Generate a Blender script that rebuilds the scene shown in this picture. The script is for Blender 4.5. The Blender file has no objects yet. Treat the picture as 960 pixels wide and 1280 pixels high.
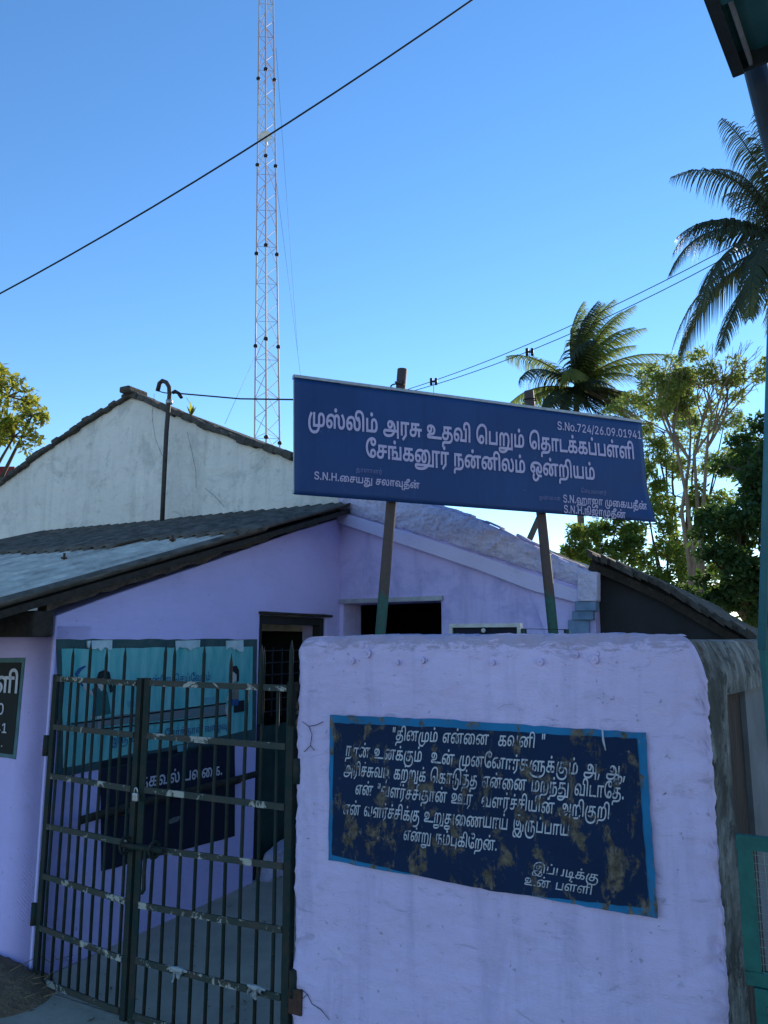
import bpy, bmesh, math, random
from mathutils import Vector, Matrix, noise, geometry
R = math.radians
V = Vector
rnd = random.Random(7)
scene = bpy.context.scene
COL = scene.collection

# ------------------------------------------------------------------ camera, sky, sun, exposure
EYE = 1.65
F = 950.0
PITCH = math.atan(160 / F)
cam_d = bpy.data.cameras.new("camera")
cam_d.sensor_fit = 'VERTICAL'
cam_d.sensor_height = 36.0
cam_d.lens = 36.0 * F / 1280
cam_d.clip_start = 0.05
cam_d.clip_end = 2000
cam = bpy.data.objects.new("camera", cam_d)
COL.objects.link(cam)
cam.location = (0, 0, EYE)
cam.rotation_euler = (math.pi / 2 + PITCH, 0, 0)
scene.camera = cam

SUN_AZ, SUN_EL = 33.0, 20.0            # degrees right of straight ahead, above the horizon
world = bpy.data.worlds.new("World")
scene.world = world
world.use_nodes = True
wn = world.node_tree
wn.nodes.clear()
w_out = wn.nodes.new('ShaderNodeOutputWorld')
w_bg = wn.nodes.new('ShaderNodeBackground')
w_sky = wn.nodes.new('ShaderNodeTexSky')
w_sky.sky_type = 'NISHITA'
w_sky.sun_disc = False
w_sky.sun_elevation = R(SUN_EL)
w_sky.sun_rotation = R(SUN_AZ)
w_sky.altitude = 0
w_sky.air_density = 1.0
w_sky.dust_density = 0.0
w_sky.ozone_density = 3.0
w_bg.inputs['Strength'].default_value = 0.13
w_hsv = wn.nodes.new('ShaderNodeHueSaturation')      # a clear, deep blue tropical sky
w_hsv.inputs['Saturation'].default_value = 1.17
w_hsv.inputs['Hue'].default_value = 0.503
wn.links.new(w_sky.outputs[0], w_hsv.inputs['Color'])
wn.links.new(w_hsv.outputs[0], w_bg.inputs[0])
wn.links.new(w_bg.outputs[0], w_out.inputs[0])

sun_d = bpy.data.lights.new("sun", 'SUN')
sun_d.energy = 3.6
sun_d.angle = R(0.5)
sun_d.color = (1.0, 0.9, 0.74)
sun = bpy.data.objects.new("sun", sun_d)
COL.objects.link(sun)
sdir = V((math.sin(R(SUN_AZ)) * math.cos(R(SUN_EL)), math.cos(R(SUN_AZ)) * math.cos(R(SUN_EL)), math.sin(R(SUN_EL))))
sun.rotation_euler = sdir.to_track_quat('Z', 'Y').to_euler()
sun.location = (0, 0, 30)

vs = scene.view_settings
vs.view_transform = 'Standard'
vs.look = 'None'
vs.gamma = 1.0
vs.use_curve_mapping = False
vs.exposure = 1.02

GLYPHS={
't134':[1132,[[422,-565,343,-566,212,-466,119,-266,68,32,68,231,68,297,68,458,108,754,172,1010,206,1109,280,1021,220,860,154,476,154,275,154,243,154,62,195,-188,267,-342,365,-412,422,-411,503,-412,610,-310,668,-118,674,17,758,17,753,-154,675,-418,529,-566],[854,1133,929,1132,1025,978,1071,704,1071,525,1071,384,1041,184,1008,121,985,74,925,22,844,0,786,1,362,1,362,1109,448,1109,448,145,674,145,674,711,674,834,697,980,719,1031,742,1080,806,1132],[852,989,835,988,803,966,792,943,776,906,760,800,760,677,760,145,807,145,875,144,951,220,983,392,983,535,983,662,956,866,899,988]]],
't98':[1285,[[249,-23,196,-24,108,80,57,306,57,485,57,646,105,890,189,1052,298,1132,359,1133,411,1132,494,1074,561,954,587,861,558,867,567,936,609,1058,674,1132,719,1133,756,1132,815,1088,837,1043,863,988,889,822,889,687,889,511,889,400,905,242,930,191,945,158,987,124,1015,125,1049,124,1103,188,1135,340,1135,475,1135,606,1102,830,1046,1016,1009,1095,1087,1201,1149,1042,1222,694,1222,489,1222,318,1173,90,1079,-24,1009,-23,966,-24,895,26,869,77,848,116,818,238,802,400,802,501,802,577,802,706,793,854,783,899,773,946,737,988,714,989,693,988,662,952,652,927,637,888,623,782,623,703,623,1,537,1,537,587,537,712,503,862,477,907,449,952,392,984,355,985,286,984,188,850,136,616,136,465,136,336,167,180,220,112,253,113,279,112,318,158,340,246,340,311,340,410,288,516,247,517,207,516,137,432,108,369,93,497,123,566,212,656,261,657,333,656,422,480,422,331,422,220,380,60,303,-24],[642,1357,613,1356,575,1430,575,1491,575,1548,613,1624,642,1625,671,1624,709,1548,709,1491,709,1430,671,1356]]],
't145':[1271,[[878,1687,941,1686,1044,1618,1086,1549,1114,1502,1157,1364,1182,1146,1182,979,1182,1,1096,1,1096,923,1096,1080,1079,1278,1046,1396,1023,1437,995,1488,919,1536,880,1537,826,1536,749,1464,709,1332,709,1243,709,1170,727,1060,763,980,813,930,844,921,846,781,784,794,682,906,623,1102,623,1243,623,1390,692,1586,808,1686],[249,-23,196,-24,108,80,57,306,57,485,57,646,105,890,189,1052,298,1132,359,1133,407,1132,507,1080,545,1005,573,950,604,810,617,626,617,505,617,434,624,318,642,226,658,191,673,158,715,124,744,125,777,124,831,188,863,340,863,475,863,602,843,804,805,978,778,1065,857,1135,886,1034,928,828,950,608,950,489,950,318,901,90,807,-24,737,-23,694,-24,623,26,597,77,565,136,531,348,530,501,530,572,522,724,498,862,472,911,452,946,396,984,355,985,286,984,188,850,136,616,136,465,136,336,167,180,220,112,253,113,280,112,319,158,340,246,340,311,340,410,288,516,247,517,207,516,137,432,108,369,93,497,123,566,212,656,261,657,333,656,422,480,422,331,422,220,380,60,303,-24]]],
't88':[858,[[580,1133,655,1132,751,978,797,704,797,525,797,384,767,184,734,121,711,74,651,22,570,0,512,1,88,1,88,1109,174,1109,174,145,400,145,400,711,400,834,423,980,445,1031,468,1080,532,1132],[578,989,561,988,529,966,518,943,502,906,486,800,486,677,486,145,533,145,601,144,677,220,709,392,709,535,709,662,682,866,625,988],[430,1357,401,1356,363,1430,363,1491,363,1548,401,1624,430,1625,459,1624,497,1548,497,1491,497,1430,459,1356]]],
't6':[1121,[[321,-247,224,-248,94,-154,29,12,29,121,29,170,51,266,74,299,87,316,117,340,166,352,206,353,953,353,956,209,217,209,186,208,153,204,137,192,129,181,114,156,114,113,114,14,220,-102,327,-101,344,-101,445,-102,590,-8,685,156,709,261,713,299,722,348,730,450,730,503,730,618,690,826,607,968,542,989,529,992,506,994,493,995,462,994,410,950,379,862,379,795,379,720,424,618,465,619,503,618,548,712,548,801,548,866,527,972,501,1021,558,1055,576,1024,607,944,626,846,626,793,626,722,605,608,563,526,502,482,463,483,418,482,344,550,300,686,300,787,300,910,358,1062,451,1132,503,1133,580,1132,697,1028,776,848,816,624,816,505,816,450,810,348,804,301,798,257,770,92,639,-132,454,-248,342,-247],[947,-307,947,1109,1033,1109,1033,-307]]],
't31':[640,[[231,-423,174,-317,367,49,367,965,174,965,174,1,88,1,88,1109,623,1109,623,965,453,965,453,1]]],
't108':[867,[[261,-23,201,-24,105,52,49,200,49,305,49,412,106,570,230,656,332,657,843,657,843,517,325,517,274,516,203,492,178,465,156,438,135,364,135,307,135,214,211,120,269,121,313,120,376,174,411,308,411,427,411,965,239,965,239,605,160,573,160,1109,683,1109,683,965,496,965,496,453,496,318,473,166,452,115,421,38,324,-24],[632,1,632,551,715,535,715,1]]],
't10':[1067,[[298,1133,405,1132,539,1014,602,816,602,699,602,582,560,428,482,334,374,284,309,271,229,255,174,244,146,216,146,191,146,166,163,144,182,145,1050,145,1050,1,191,1,144,0,87,50,62,136,62,189,62,248,94,332,166,384,226,397,303,411,394,428,485,514,516,634,516,699,516,782,473,910,390,988,330,993,302,995,291,994,268,994,263,995,209,994,136,898,136,799,136,724,178,624,222,625,260,624,305,718,305,805,305,862,284,972,258,1021,318,1055,336,1026,365,944,383,844,383,785,383,654,300,488,220,489,172,488,99,564,57,704,57,797,57,910,119,1060,228,1132]]],
't25':[825,[[261,-23,201,-24,105,52,49,200,49,305,49,412,106,570,230,656,332,657,477,657,564,656,700,570,777,370,777,197,777,62,727,-120,681,-187,648,-234,565,-290,457,-312,385,-311,272,-311,230,-312,184,-336,167,-357,151,-380,133,-460,133,-525,133,-556,135,-610,136,-633,54,-641,51,-606,47,-520,47,-485,47,-398,79,-276,104,-237,122,-212,161,-182,212,-168,245,-167,354,-167,443,-168,557,-138,627,-76,650,-25,670,18,691,136,691,211,691,308,652,428,587,492,508,516,467,517,325,517,274,516,203,492,178,465,156,438,135,364,135,307,135,214,211,120,269,121,313,120,376,174,411,308,411,427,411,965,239,965,239,605,160,573,160,1109,683,1109,683,965,496,965,496,453,496,318,473,166,452,115,421,38,324,-24]]],
't36':[1044,[[249,-23,196,-24,108,82,57,306,57,487,57,700,142,988,282,1132,364,1133,440,1132,549,1042,618,884,651,678,651,561,651,432,623,232,603,145,870,145,870,1109,956,1109,956,1,515,1,511,127,534,196,563,402,563,539,563,680,513,880,422,984,360,985,290,984,190,850,136,620,136,475,136,340,167,182,220,112,253,113,279,112,318,158,340,246,340,311,340,410,288,516,247,517,207,516,137,432,108,369,93,497,123,566,212,656,261,657,333,656,422,480,422,331,422,220,380,60,303,-24]]],
't42':[262,[[-79,1687,-25,1686,64,1616,98,1547,121,1500,155,1362,174,1144,174,979,174,1,88,1,88,943,88,1086,75,1274,51,1396,34,1437,13,1488,-46,1536,-81,1537,-124,1536,-184,1470,-215,1352,-215,1275,-215,1218,-199,1088,-182,1031,-273,1031,-286,1090,-301,1210,-301,1273,-301,1380,-265,1536,-203,1636,-123,1686]]],
't46':[901,[[400,-23,325,-24,200,92,107,304,57,604,57,787,57,1010,130,1346,251,1572,399,1686,475,1687,555,1686,667,1606,707,1537,745,1470,791,1288,813,1024,813,831,813,1,727,1,727,731,727,914,713,1174,679,1356,648,1419,620,1476,534,1536,475,1537,424,1536,308,1456,207,1276,143,984,143,771,143,646,168,444,214,288,276,180,313,151,329,143,349,128,390,116,411,117,462,116,523,230,523,347,523,436,474,554,430,555,387,554,335,442,335,343,335,270,359,138,384,87,326,55,299,106,257,264,257,385,257,468,295,610,373,698,432,699,481,698,557,616,602,458,602,347,602,216,547,52,456,-24]]],
't28':[778,[[88,1,88,1109,174,1109,174,145,604,145,604,1109,690,1109,690,1]]],
't143':[1135,[[570,1133,646,1132,751,980,805,694,805,489,805,282,764,-56,730,-179,699,-299,629,-478,436,-642,305,-641,285,-641,223,-642,109,-580,36,-444,36,-333,36,-290,52,-226,67,-205,81,-186,120,-168,163,-167,998,-167,998,-311,668,-311,591,-311,154,-311,142,-312,119,-326,119,-359,119,-418,208,-496,296,-495,307,-495,396,-496,535,-406,591,-301,629,-177,656,-100,695,104,716,352,716,495,716,676,677,892,608,988,563,989,537,988,491,954,474,917,454,870,438,746,438,639,438,1,352,1,352,643,352,740,342,878,327,923,317,952,285,988,262,989,239,988,208,954,197,927,181,882,172,742,172,655,172,1,86,1,86,683,86,780,95,912,119,1008,139,1049,160,1090,218,1132,255,1133,294,1132,354,1076,398,966,411,887,390,901,401,966,448,1072,521,1132],[961,-311,961,1109,1047,1109,1047,-311]]],
't41':[640,[[88,1,88,1109,623,1109,623,965,453,965,453,1,367,1,367,965,174,965,174,1]]],
't23':[693,[[88,1,88,1109,174,1109,174,145,676,145,676,1]]],
't77':[825,[[261,-23,201,-24,105,52,49,200,49,305,49,412,106,570,230,656,332,657,512,657,564,656,640,636,697,594,720,559,746,518,776,388,776,305,776,152,685,-16,602,-15,579,-16,525,-4,502,11,521,145,536,136,575,124,594,125,641,124,690,216,690,313,690,380,660,462,611,502,550,516,519,517,325,517,274,516,203,492,178,465,156,438,135,364,135,307,135,214,211,120,269,121,313,120,376,174,411,306,411,427,411,965,239,965,239,605,160,573,160,1109,683,1109,683,965,496,965,496,453,496,318,473,166,452,115,421,38,324,-24],[432,1357,403,1356,365,1430,365,1491,365,1548,403,1624,432,1625,461,1624,499,1548,499,1491,499,1430,461,1356]]],
't18':[825,[[261,-23,201,-24,105,52,49,200,49,305,49,412,106,570,230,656,332,657,512,657,564,656,640,636,697,594,720,559,746,518,776,388,776,305,776,152,685,-16,602,-15,579,-16,525,-4,502,11,521,145,536,136,575,124,594,125,641,124,690,216,690,313,690,380,660,462,611,502,550,516,519,517,325,517,274,516,203,492,178,465,156,438,135,364,135,307,135,214,211,120,269,121,313,120,376,174,411,306,411,427,411,965,239,965,239,605,160,573,160,1109,683,1109,683,965,496,965,496,453,496,318,473,166,452,115,421,38,324,-24]]],
't87':[778,[[88,1,88,1109,174,1109,174,145,604,145,604,1109,690,1109,690,1],[389,1357,360,1356,322,1430,322,1491,322,1548,360,1624,389,1625,418,1624,456,1548,456,1491,456,1430,418,1356]]],
't93':[1070,[[249,-23,196,-24,108,82,57,306,57,487,57,650,106,892,192,1052,300,1132,358,1133,402,1132,472,1098,530,1036,555,995,542,803,507,890,418,984,355,985,288,984,190,850,136,620,136,475,136,340,167,182,220,112,253,113,280,112,319,158,340,246,340,311,340,410,288,516,247,517,207,516,137,432,108,369,93,497,123,566,212,656,261,657,333,656,422,480,422,331,422,220,380,60,303,-24],[537,1,537,833,549,989,549,1109,1053,1109,1053,965,883,965,883,1,797,1,797,965,623,965,623,1],[535,1357,506,1356,468,1430,468,1491,468,1548,506,1624,535,1625,564,1624,602,1548,602,1491,602,1430,564,1356]]],
't34':[1070,[[249,-23,196,-24,108,82,57,306,57,487,57,650,106,892,192,1052,300,1132,358,1133,402,1132,472,1098,530,1036,555,995,542,803,507,890,418,984,355,985,288,984,190,850,136,620,136,475,136,340,167,182,220,112,253,113,280,112,319,158,340,246,340,311,340,410,288,516,247,517,207,516,137,432,108,369,93,497,123,566,212,656,261,657,333,656,422,480,422,331,422,220,380,60,303,-24],[537,1,537,833,549,989,549,1109,1053,1109,1053,965,883,965,883,1,797,1,797,965,623,965,623,1]]],
't47':[720,[[451,-23,370,-24,227,86,118,302,56,622,56,831,56,1038,121,1358,236,1576,388,1686,475,1687,535,1686,634,1614,693,1460,693,1335,693,1230,649,1084,573,1008,524,1009,473,1008,401,1086,363,1224,363,1313,363,1400,401,1540,427,1585,484,1549,462,1498,443,1390,443,1331,443,1240,489,1148,526,1149,567,1148,612,1254,612,1335,612,1406,577,1498,518,1544,481,1545,470,1544,440,1544,424,1541,367,1522,266,1420,187,1244,142,998,142,837,142,678,182,432,253,254,346,148,400,127,417,118,451,116,464,117,504,116,564,166,598,268,598,347,598,434,555,552,510,553,471,552,420,446,420,343,420,270,444,138,468,87,406,55,379,106,340,260,340,371,340,462,380,608,456,692,510,693,559,692,635,612,679,458,679,347,679,216,619,52,516,-24]]],
't20':[723,[[261,-23,201,-24,105,52,49,200,49,305,49,412,106,570,230,656,332,657,683,657,683,517,325,517,274,516,203,492,178,465,156,438,135,364,135,307,135,214,211,120,269,121,313,120,376,174,411,308,411,427,411,965,239,965,239,605,160,573,160,1109,683,1109,683,965,496,965,496,453,496,318,473,166,452,115,421,38,324,-24]]],
't78':[1044,[[88,1,88,1109,604,1109,604,965,430,965,430,649,450,672,514,724,558,725,608,724,680,648,718,504,718,403,718,330,698,198,682,145,804,145,804,1,344,1,344,145,595,145,612,194,632,316,632,385,632,490,582,578,543,579,511,578,452,526,430,493,430,289,344,289,344,965,174,965,174,1],[733,1,733,145,870,145,870,1109,956,1109,956,1],[522,1357,493,1356,455,1430,455,1491,455,1548,493,1624,522,1625,551,1624,589,1548,589,1491,589,1430,551,1356]]],
't129':[1790,[[249,-23,196,-24,108,82,57,306,57,487,57,684,144,974,302,1132,408,1133,456,1132,543,1102,623,1040,662,991,696,931,753,828,825,558,825,379,825,244,786,66,713,-24,663,-23,605,-24,532,80,497,258,497,373,497,488,523,684,570,850,599,915,638,995,674,1058,768,1132,826,1133,914,1132,1034,976,1096,672,1096,453,1096,258,1045,-56,1000,-179,952,-303,890,-420,719,-570,515,-642,403,-641,375,-641,302,-642,179,-608,88,-534,38,-416,38,-333,38,-290,54,-226,69,-205,83,-186,121,-168,164,-167,1268,-167,1277,-311,913,-311,827,-311,156,-311,144,-312,121,-326,121,-359,121,-398,175,-460,289,-496,379,-495,412,-495,502,-496,652,-452,776,-366,824,-305,893,-177,930,-98,981,94,1008,320,1008,447,1008,590,980,796,929,924,862,984,823,985,784,984,720,942,691,899,659,845,635,788,600,642,581,474,581,379,581,240,623,112,660,113,691,112,726,188,740,304,740,365,740,470,713,652,660,806,621,867,574,932,462,984,398,985,324,984,214,876,149,688,139,567,138,536,136,482,136,467,136,336,167,180,220,112,253,113,280,112,319,158,340,246,340,311,340,410,288,516,247,517,207,516,137,432,108,369,93,497,123,566,212,656,261,657,333,656,422,480,422,331,422,220,380,60,303,-24],[1252,-311,1252,1109,1773,1109,1773,965,1599,965,1599,-311,1513,-311,1513,965,1338,965,1338,-311]]],
't90':[640,[[231,-423,174,-317,367,49,367,965,174,965,174,1,88,1,88,1109,623,1109,623,965,453,965,453,1],[320,1357,291,1356,253,1430,253,1491,253,1548,291,1624,320,1625,349,1624,387,1548,387,1491,387,1430,349,1356]]],
't26':[789,[[557,725,608,724,691,620,741,416,741,269,741,88,689,-120,642,-187,610,-234,527,-290,419,-312,347,-311,272,-311,230,-312,184,-336,167,-357,151,-380,133,-460,133,-525,133,-556,135,-610,136,-633,54,-641,51,-606,47,-520,47,-485,47,-398,79,-276,104,-237,122,-212,161,-182,212,-168,245,-167,338,-167,420,-168,523,-140,587,-78,610,-27,630,16,655,158,655,263,655,366,628,506,575,578,536,579,508,578,451,528,430,495,427,645,453,676,517,724],[88,1,88,1109,609,1109,609,965,434,965,434,1,348,1,348,965,174,965,174,1]]],
't86':[1234,[[249,-23,196,-24,108,82,57,306,57,487,57,684,144,974,302,1132,408,1133,456,1132,543,1102,623,1040,662,991,708,907,761,812,825,542,825,379,825,244,786,66,713,-24,663,-23,605,-24,532,80,497,258,497,373,497,478,520,666,566,834,600,909,650,991,680,1026,748,1078,845,1108,918,1109,1217,1109,1217,965,1047,965,1047,1,961,1,961,965,895,965,862,964,804,954,752,932,704,892,681,861,648,818,604,664,581,474,581,379,581,240,623,112,660,113,691,112,726,188,740,304,740,365,740,522,679,776,621,867,574,932,462,984,398,985,324,984,214,876,149,688,139,567,138,536,136,482,136,467,136,336,167,180,220,112,253,113,280,112,319,158,340,246,340,311,340,410,288,516,247,517,207,516,137,432,108,369,93,497,123,566,212,656,261,657,333,656,422,480,422,331,422,220,380,60,303,-24],[618,1357,589,1356,551,1430,551,1491,551,1548,589,1624,618,1625,647,1624,685,1548,685,1491,685,1430,647,1356]]],
't27':[1234,[[249,-23,196,-24,108,82,57,306,57,487,57,684,144,974,302,1132,408,1133,456,1132,543,1102,623,1040,662,991,708,907,761,812,825,542,825,379,825,244,786,66,713,-24,663,-23,605,-24,532,80,497,258,497,373,497,478,520,666,566,834,600,909,650,991,680,1026,748,1078,845,1108,918,1109,1217,1109,1217,965,1047,965,1047,1,961,1,961,965,895,965,862,964,804,954,752,932,704,892,681,861,648,818,604,664,581,474,581,379,581,240,623,112,660,113,691,112,726,188,740,304,740,365,740,522,679,776,621,867,574,932,462,984,398,985,324,984,214,876,149,688,139,567,138,536,136,482,136,467,136,336,167,180,220,112,253,113,280,112,319,158,340,246,340,311,340,410,288,516,247,517,207,516,137,432,108,369,93,497,123,566,212,656,261,657,333,656,422,480,422,331,422,220,380,60,303,-24]]],
't33':[1013,[[249,-23,196,-24,108,80,57,306,57,485,57,646,105,890,189,1052,298,1132,359,1133,407,1132,507,1080,545,1005,573,950,604,810,617,626,617,505,617,434,624,318,642,226,658,191,673,158,715,124,744,125,777,124,831,188,863,340,863,475,863,606,831,830,774,1016,738,1095,816,1201,878,1042,950,694,950,489,950,318,901,90,807,-24,737,-23,694,-24,623,26,597,77,565,136,531,348,530,501,530,572,522,724,498,862,472,911,452,946,396,984,355,985,286,984,188,850,136,616,136,465,136,336,167,180,220,112,253,113,280,112,319,158,340,246,340,311,340,410,288,516,247,517,207,516,137,432,108,369,93,497,123,566,212,656,261,657,333,656,422,480,422,331,422,220,380,60,303,-24]]],
't15':[985,[[766,129,724,128,653,184,611,308,611,407,611,452,624,564,640,599,652,591,599,532,547,368,547,269,547,196,567,86,586,47,606,4,661,-50,740,-74,796,-73,876,-73,876,-215,790,-215,738,-216,678,-200,656,-187,585,-148,502,-14,466,158,466,253,466,350,505,522,578,666,627,717,708,639,696,588,683,498,683,443,683,372,716,270,765,271,793,270,829,328,848,428,848,491,848,644,762,864,607,980,503,981,411,980,267,914,170,786,146,695,135,611,134,590,131,554,131,537,131,446,159,324,208,264,239,265,274,264,316,356,316,443,316,530,269,624,230,625,202,624,148,570,125,525,143,697,166,730,223,764,250,765,294,764,361,692,398,556,398,459,398,356,359,208,286,128,234,129,187,128,103,222,52,404,52,539,52,670,111,878,158,951,203,1018,308,1098,431,1132,502,1133,629,1132,810,994,866,871,901,796,933,606,933,513,933,446,918,310,880,196,816,128],[409,-641,355,-642,263,-568,208,-412,208,-289,208,-210,237,-38,268,39,342,-33,317,-108,295,-224,295,-287,295,-370,330,-462,385,-496,416,-495,461,-496,524,-434,572,-324,593,-255,602,-222,630,-144,637,-127,713,-189,703,-210,681,-280,674,-305,647,-412,576,-564,478,-642]]],
't32':[869,[[570,1133,646,1132,751,980,805,694,805,489,805,244,743,-66,690,-153,652,-216,556,-286,447,-312,388,-311,270,-311,228,-312,182,-336,165,-357,149,-380,131,-460,131,-525,131,-556,133,-610,134,-633,52,-641,49,-606,45,-520,45,-485,45,-398,77,-276,102,-237,120,-212,159,-182,210,-168,243,-167,366,-167,459,-168,591,-114,676,26,716,288,716,495,716,676,677,892,608,988,563,989,537,988,491,954,474,917,454,870,438,746,438,639,438,1,352,1,352,643,352,740,342,878,327,923,317,952,285,988,262,989,239,988,208,954,197,927,181,882,172,742,172,655,172,1,86,1,86,683,86,780,95,912,119,1008,139,1049,160,1090,218,1132,255,1133,294,1132,354,1076,398,966,411,887,390,901,401,966,448,1072,521,1132]]],
't30':[963,[[354,1,354,1109,440,1109,440,145,789,145,789,1109,875,1109,875,1],[240,-21,203,-22,148,28,129,73,118,102,99,178,88,302,88,405,88,1109,174,1109,174,447,174,354,182,204,202,165,212,144,239,122,258,123,287,122,338,182,360,251,358,79,339,40,281,-22]]],
'l397':[642,[[321,-25,242,-26,126,76,61,258,57,381,152,381,156,298,204,192,278,140,321,141,370,140,449,206,495,322,495,401,495,470,455,558,390,614,351,637,263,687,175,736,77,920,77,1067,77,1188,144,1374,257,1474,327,1475,399,1474,509,1374,573,1198,575,1089,484,1089,478,1194,389,1310,324,1311,277,1310,207,1250,167,1142,167,1075,167,998,215,906,280,854,306,839,379,799,408,784,479,728,543,638,585,498,585,397,585,278,523,86,405,-26]]],
'l1376':[269,[[136,-11,109,-12,70,64,70,121,70,174,109,250,136,251,164,250,202,174,202,121,202,64,164,-12]]],
'l300':[753,[[88,1,88,1457,197,1457,493,525,505,488,538,376,577,232,595,153,582,153,578,236,574,388,573,518,573,563,573,1457,666,1457,666,1,555,1,292,829,273,886,237,1008,190,1174,155,1299,172,1299,175,1190,179,1006,181,870,181,831,181,1]]],
'l790':[600,[[299,-23,225,-24,113,118,51,372,51,541,51,710,113,964,225,1106,299,1107,374,1106,486,964,549,710,549,541,549,372,486,118,374,-24],[299,135,354,134,426,248,460,432,460,541,460,648,426,834,354,948,299,949,245,948,174,834,140,648,140,541,140,432,174,248,245,134]]],
'l1366':[648,[[139,1,462,1281,462,1293,89,1293,89,1457,559,1457,559,1283,236,1]]],
'l1361':[648,[[92,1,92,135,334,659,375,746,428,878,456,1000,456,1067,456,1142,419,1254,358,1314,319,1315,277,1314,216,1246,183,1124,183,1043,94,1043,94,1170,154,1366,256,1474,321,1475,386,1474,486,1366,543,1182,543,1069,543,990,515,840,444,650,379,515,220,175,220,165,556,165,556,1]]],
'l1372':[648,[[59,297,59,449,349,1457,440,1457,157,471,157,459,589,459,589,297],[402,1,402,341,402,413,402,909,490,909,490,1]]],
'l1455':[360,[[338,1525,104,-217,22,-217,257,1525]]],
'l1373':[648,[[324,-19,257,-20,152,104,93,322,93,463,93,566,138,796,196,971,361,1457,461,1457,218,747,209,747,219,786,256,854,307,894,336,895,402,894,500,784,555,584,555,449,555,312,495,102,391,-20],[324,141,366,140,430,220,467,358,467,449,467,540,430,676,366,754,324,755,282,754,217,678,181,542,181,453,181,360,217,220,282,140]]],
'l1359':[648,[[324,-19,243,-20,129,156,69,490,69,727,69,962,130,1296,244,1474,324,1475,405,1474,519,1296,579,962,579,727,579,490,520,156,406,-20],[324,143,377,142,452,280,490,542,490,727,490,914,452,1174,377,1314,324,1315,271,1314,197,1174,158,914,158,727,158,542,197,280,271,142]]],
'l1374':[648,[[324,1475,391,1474,496,1352,555,1134,555,995,555,890,510,658,452,487,287,1,187,1,430,711,439,711,429,668,392,602,341,562,312,563,246,562,147,672,93,872,93,1009,93,1144,153,1354,257,1474],[324,1317,282,1316,218,1236,181,1096,181,1009,181,916,218,778,282,700,324,701,366,700,431,778,467,916,467,1005,467,1094,431,1236,366,1316]]],
'l1360':[648,[[110,1,110,157,560,157,560,1],[396,1457,396,1,305,1,305,1285,300,1285,124,1023,124,1223,282,1457]]],
'l161':[743,[[88,1,88,1457,181,1457,181,827,562,827,562,1457,655,1457,655,1,562,1,562,663,181,663,181,1]]],
't48':[1160,[[249,-23,196,-24,108,82,57,306,57,487,57,684,144,974,302,1132,408,1133,456,1132,542,1102,622,1042,659,995,695,933,758,830,825,542,825,379,825,244,786,66,713,-24,663,-23,605,-24,532,80,497,258,497,373,497,490,522,684,567,846,597,915,640,997,680,1062,774,1132,828,1133,922,1132,1040,974,1096,714,1096,561,1096,422,1069,208,1028,42,1005,-23,933,65,965,154,1008,384,1008,553,1008,684,964,878,881,984,821,985,775,984,708,936,673,879,641,812,600,656,581,478,581,379,581,240,623,112,660,113,691,112,726,188,740,304,740,365,740,524,679,776,621,867,574,932,462,984,398,985,324,984,214,876,149,688,139,567,138,536,136,482,136,467,136,336,167,180,221,112,254,113,281,112,319,158,340,246,340,311,340,410,288,516,247,517,207,516,137,432,108,369,93,497,123,566,212,656,261,657,333,656,422,480,422,331,422,220,380,60,303,-24]]],
't122':[1091,[[261,-23,201,-24,105,52,49,200,49,307,49,412,106,570,230,656,332,657,486,657,553,656,660,586,736,448,776,246,776,117,776,32,758,-118,742,-179,717,-301,679,-412,563,-564,409,-642,313,-641,300,-641,230,-642,110,-580,38,-444,38,-333,38,-290,54,-226,69,-205,83,-186,121,-168,164,-167,935,-167,935,-311,686,-311,620,-311,156,-311,144,-312,121,-326,121,-359,121,-418,208,-496,297,-495,310,-495,383,-496,497,-452,585,-366,617,-303,652,-179,664,-138,679,-46,687,54,687,111,687,250,635,430,538,516,472,517,325,517,274,516,203,492,178,465,156,438,135,364,135,307,135,214,211,120,269,121,313,120,376,174,411,308,411,427,411,965,239,965,239,605,160,573,160,1109,683,1109,683,965,496,965,496,453,496,318,473,166,452,115,421,38,324,-24],[917,-311,917,1109,1003,1109,1003,-311]]],
't156':[1044,[[249,-23,196,-24,108,82,57,306,57,487,57,700,142,988,282,1132,364,1133,440,1132,549,1042,618,884,651,678,651,561,651,432,623,232,603,145,870,145,870,1109,956,1109,956,1,515,1,511,127,534,196,563,402,563,539,563,680,513,880,422,984,360,985,290,984,190,850,136,620,136,475,136,340,167,182,220,112,253,113,279,112,318,158,340,246,340,311,340,410,288,516,247,517,207,516,137,432,108,369,93,497,123,566,212,656,261,657,333,656,422,480,422,331,422,220,380,60,303,-24],[870,-565,870,67,956,67,956,-565]]],
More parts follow.
